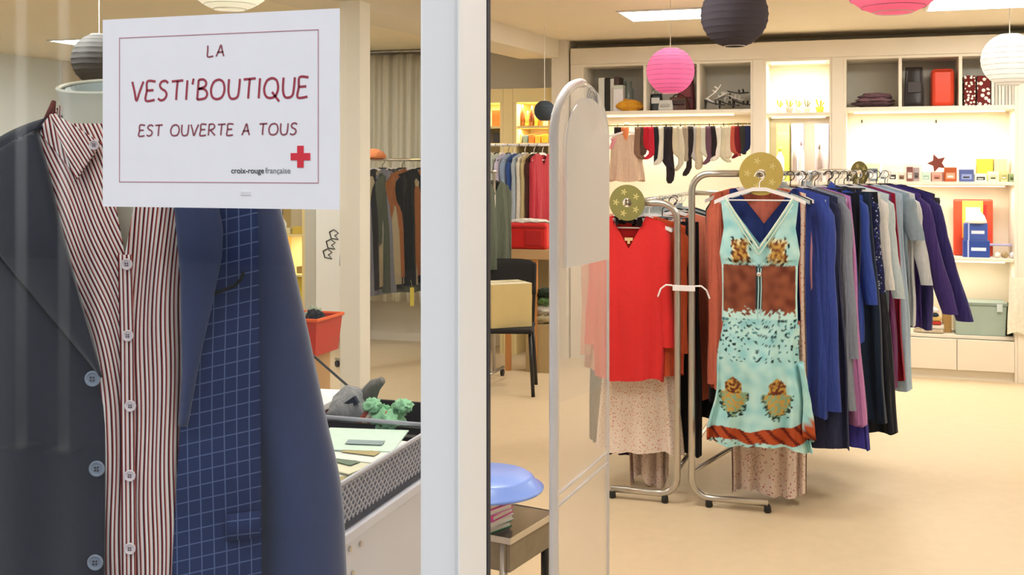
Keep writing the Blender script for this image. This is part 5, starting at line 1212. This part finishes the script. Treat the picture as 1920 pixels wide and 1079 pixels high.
for px, r_, c, n_ in ((1870,.022,'e6ddd0','pale pebble shaped trinket'),(1884,.026,'a08a64','brown trinket ball'),(1899,.024,'e9e0e8','white trinket ball')):
    p = onY(px, 470, CY+.1); o_ = link('trinket', MB().lathe([(0,0),(r_*.8,r_*.25),(r_,r_),(r_*.7,r_*1.7),(0,r_*2)], (0,0,0), 16), mat('glazed', c, .3, var=.2, scale=60), loc=(p.x, CY+.1, zb_), smooth=True); tag(o_, n_+' on the right of the toy shelf', 'trinket')
p = onY(1880, 455, CY+.2); t_ = thing('bead_tray', 'narrow lavender tray on little feet at the right of the toy shelf', 'tray', (p.x, CY+.22, zb_)); link('tray', MB().box(-.11,.10,-.04,.04,.085,.10), plastic('b8b4d8'), t_, bevel=.003)
for x in (-.1, .09): link('foot', MB().box(x-.006, x+.006, -.03, .03, 0, .0849), plastic('d8d4e8'), t_)
# bottom shelf
zd = zs3+.0005
t_ = thing('clothes_stack', 'stack of folded clothes and a dark folder on the low shelf', 'clothes', (onY(1742,0,CY+.12).x, CY+.14, zd))
for j, (c, h) in enumerate((('c8b8a0',.03),('d8d0c4',.03),('b83a2c',.026),('c8a868',.03),('2a3a4a',.02),('d6d2cc',.03))): link('folded_piece', MB().rbox((.012*(j % 2)-.006*j, 0, .018+.031*j), .22-.012*j, .16, h, rz=R(3*j-6)), cloth(c, .02), t_, bevel=.008)
sh_box('kraft_carton', 'brown kraft carton between the clothes stack and the clear tub', 'box', 1768, 1784, 575, zd, CY+.14, .15, 'b08a50')
p0, p1 = onY(1790, 566, CY+.05), onY(1888, 566, CY+.05); w_ = p1.x-p0.x; h = p0.z-zd
t_ = thing('storage_tub', 'translucent grey green storage tub with lid on the low shelf', 'storage box', ((p0.x+p1.x)/2, CY+.17, zd)); tm = mat('tub_plastic', '9fb3a8', .25, var=.15, scale=6, coat=.3)
link('tub_body', MB().lathe([(.66,0),(.70,h*.9)], (0,0,0), 4), tm, t_, rz=PI/4)
t_.children[0].scale = (w_/1.0, .24/1.0, 1) if False else (1,1,1)
b = MB(); b.add([(-w_/2*.95,-.11,0),(w_/2*.95,-.11,0),(w_/2*.95,.11,0),(-w_/2*.95,.11,0),(-w_/2,-.12,h*.9),(w_/2,-.12,h*.9),(w_/2,.12,h*.9),(-w_/2,.12,h*.9)], [(3,2,1,0),(4,5,6,7),(0,1,5,4),(1,2,6,5),(2,3,7,6),(3,0,4,7)])
bpy.data.objects.remove(t_.children[0]); link('tub_body', b, tm, t_, bevel=.006); link('lid', MB().box(-w_/2-.004,w_/2+.004,-.124,.124,h*.9005,h), plastic('8a9a90'), t_, bevel=.004)
for s_ in (-1, 1): link('clip', MB().box(s_*w_*.36-.02, s_*w_*.36+.02, -.132, -.1245, h*.74, h*.97), plastic('c8d4d4'), t_, bevel=.002)
p = onY(1897, 600, CY+.1); o_ = link('green_bag', blob((0,0,.12), .045, .08, .13, 9, rough=.3), cloth('4a5232', .02), loc=(p.x-.012, CY+.14, zd), smooth=True); tag(o_, 'dark olive cloth bag squeezed beside the clear tub', 'bag')
p = onY(1908, 600, CY-.01); g_ = thing('hanging_cloth', 'cream cloth draped from the cabinet edge at the far right', 'cloth', (p.x+.0, CY-.022, zs3)); link('cloth_drape', fab(.11, .42, flat=True, dep=.012, folds=5, amp=.003, w1=.15), cloth('f4efdc', .1), g_, smooth=True); g_.children[0].location = (0,0,.46)
# ------------------------------------------------------------------ socks, tights and baby clothes on the rod
def sockmesh(Lm, w_, foot, seed):
    rnd = random.Random(seed); rows = []; m_ = 14
    for i in range(m_+1):
        t = i/m_; cxx = .006*math.sin(5*t+seed)+(foot*max(0, t-.78)/.22*.045); z = -Lm*t if t < .8 else -Lm*.8-(t-.8)*Lm*.75
        q = w_/2*(1+.15*math.sin(7*t+seed)); q = q*(.5 if i == m_ else 1)
        rows.append([(cxx+q*math.cos(2*PI*k/12), .011*math.sin(2*PI*k/12)*(1+.3*math.sin(9*t)), z) for k in range(12)])
    b = MB().grid(rows, wrap=True); n = m_*12; b.f += [tuple(range(12))[::-1], tuple(range(n, n+12))]; return b
socks = [(1158,300,14,'2a1c1c','black stocking'),(1170,290,16,'e88a5a','orange baby top'),(1196,300,14,'8a6a58','brown sock'),(1206,292,12,'5a4038','dark brown sock'),(1213,285,14,'c02030','red sock'),(1222,300,15,'c8283c','crimson sock'),(1231,310,13,'242832','ink black sock'),(1240,312,13,'dcd6c8','cream sock'),(1249,320,14,'26222a','long black stocking'),(1257,350,15,'2c2628','longest black stocking'),(1267,300,13,'cfc4a8','sand sock'),(1276,325,14,'d8d0ba','beige sock with dots'),(1285,305,14,'a89a88','taupe sock'),(1293,335,14,'2b2427','speckled black stocking'),(1302,308,13,'b8b4b2','grey sock'),(1311,322,14,'cbbca0','oatmeal stocking'),(1320,300,14,'d8d6c4','pale lime sock'),(1330,312,14,'6a4a5a','plum sock'),(1338,298,13,'2a2226','short black sock'),(1347,305,14,'e6e0d4','ivory sock'),(1357,308,13,'d4ccb0','khaki cream sock'),(1366,300,13,'ddd0b8','wheat coloured sock'),(1375,295,13,'c05848','brick sock'),(1384,300,13,'7a1f28','wine red sock'),(1393,292,12,'3a3a38','charcoal sock'),(1402,290,12,'28305a','navy sock')]
for i, (px, pb, w_, c, n_) in enumerate(socks):
    p = onY(px, 233, yrod); Lm = p.z-onY(px, pb, yrod).z; w_m = w_/225*.95
    t_ = thing('hanging_sock', n_+' pegged on the rod below the cubes', 'sock', (p.x, yrod, zrod-.005), R(random.uniform(-25, 25)), 'socks and stockings on the rod')
    link('sock', sockmesh(Lm*.96, w_m, (-1)**i*(1 if i % 3 else .3), i), cloth(c, .05), t_, loc=(0,0,-.012), smooth=True)
    link('peg', MB().box(-.004,.004,-.006,.006,-.022,.014), plastic(['c8b060','e8e2d4','3a342c'][i % 3]), t_)
def kid(px, pb, c, n_, w_, sl, seed):
    p = onY(px, 233, yrod-.05); p.y = yrod; L_ = onY(px, 262, yrod).z-onY(px, pb, yrod).z
    hanger('white', (p.x, yrod, zrod+.012), R(12), 'little hanger of the baby clothes on the rod', 'hangers of the baby clothes')
    g = thing('baby_dress', n_, 'baby clothes', (p.x, yrod, zrod-.075), R(12)); link('body', fab(w_, L_, w1=w_*1.3, neck=.08, vneck=.03, dep=.03, folds=7, amp=.008, seed=seed), cloth(c), g, smooth=True)
    for s_ in (-1, 1): link('sleeve', sleeve(s_, w_, sl, neck=.08, r0=.03, r1=.025, out=.5, seed=seed), cloth('e8a0a8'), g, smooth=True)
kid(1172, 350, 'dcc0a8', 'beige baby dress with pink sleeves at the left end of the rod', .24, .10, 71)
# bottles and baskets in the warm cabinets on the left
for i, (px, w_, tp, c, n_) in enumerate(((970,9,200,'b8783a','amber'),(979,8,196,'7a4420','brown'),(988,10,208,'d09a50','honey'),(996,9,198,'5a2c18','dark walnut'),(1005,9,212,'c8a040','gold'),(1013,8,206,'a86a34','copper'))):
    sh_bottle('glazed_bottle', n_+' bottle on the top shelf of the warm wooden cabinet', 'bottle', px, w_, tp, zL1+.0005, CY+.1, c, None, [(0,0),(.9,0),(1,.3),(.9,.6),(.4,.75),(.4,1)])
for i, (a, b_, c, n_) in enumerate(((968,978,'a89a88','taupe'),(980,989,'5f7a90','teal grey'),(991,1001,'b0602c','rust'),(1003,1013,'d08a3a','ochre'),(1015,1026,'c8902c','golden'))):
    sh_box('little_basket', n_+' little container on the second shelf of the warm wooden cabinet', 'container', a, b_, 252+2*(i % 2), zL2+.0005, CY+.1, .07, c)
for i, (a, b_, tp, zz, c, n_) in enumerate(((922,940,206,zL1,'c06a30','rust orange basket in the bay by the door post'),(924,938,250,zL2,'4a4440','dark pot in the bay by the door post'))):
    sh_box('little_basket', n_, 'container', a, b_, tp, zz+.0005, CY+.1, .08, c)
for i, (a, b_, tp, zz, c, n_) in enumerate(((548,566,425,cz(440,540),'d8b850','yellow carton in the lit bay past the sleeve'),(528,544,428,cz(440,540),'e8dcb0','cream carton in the lit bay past the sleeve'),(556,564,500,cz(515,540),'7a6a40','brown jar in the lit bay past the sleeve'),(548,570,520,cz(575,540),'e8d03c','bright yellow box in the lowest lit bay past the sleeve'))):
    sh_box('little_carton', n_, 'small box', a, b_, tp, zz+.0005, CY+.1, .08, c)
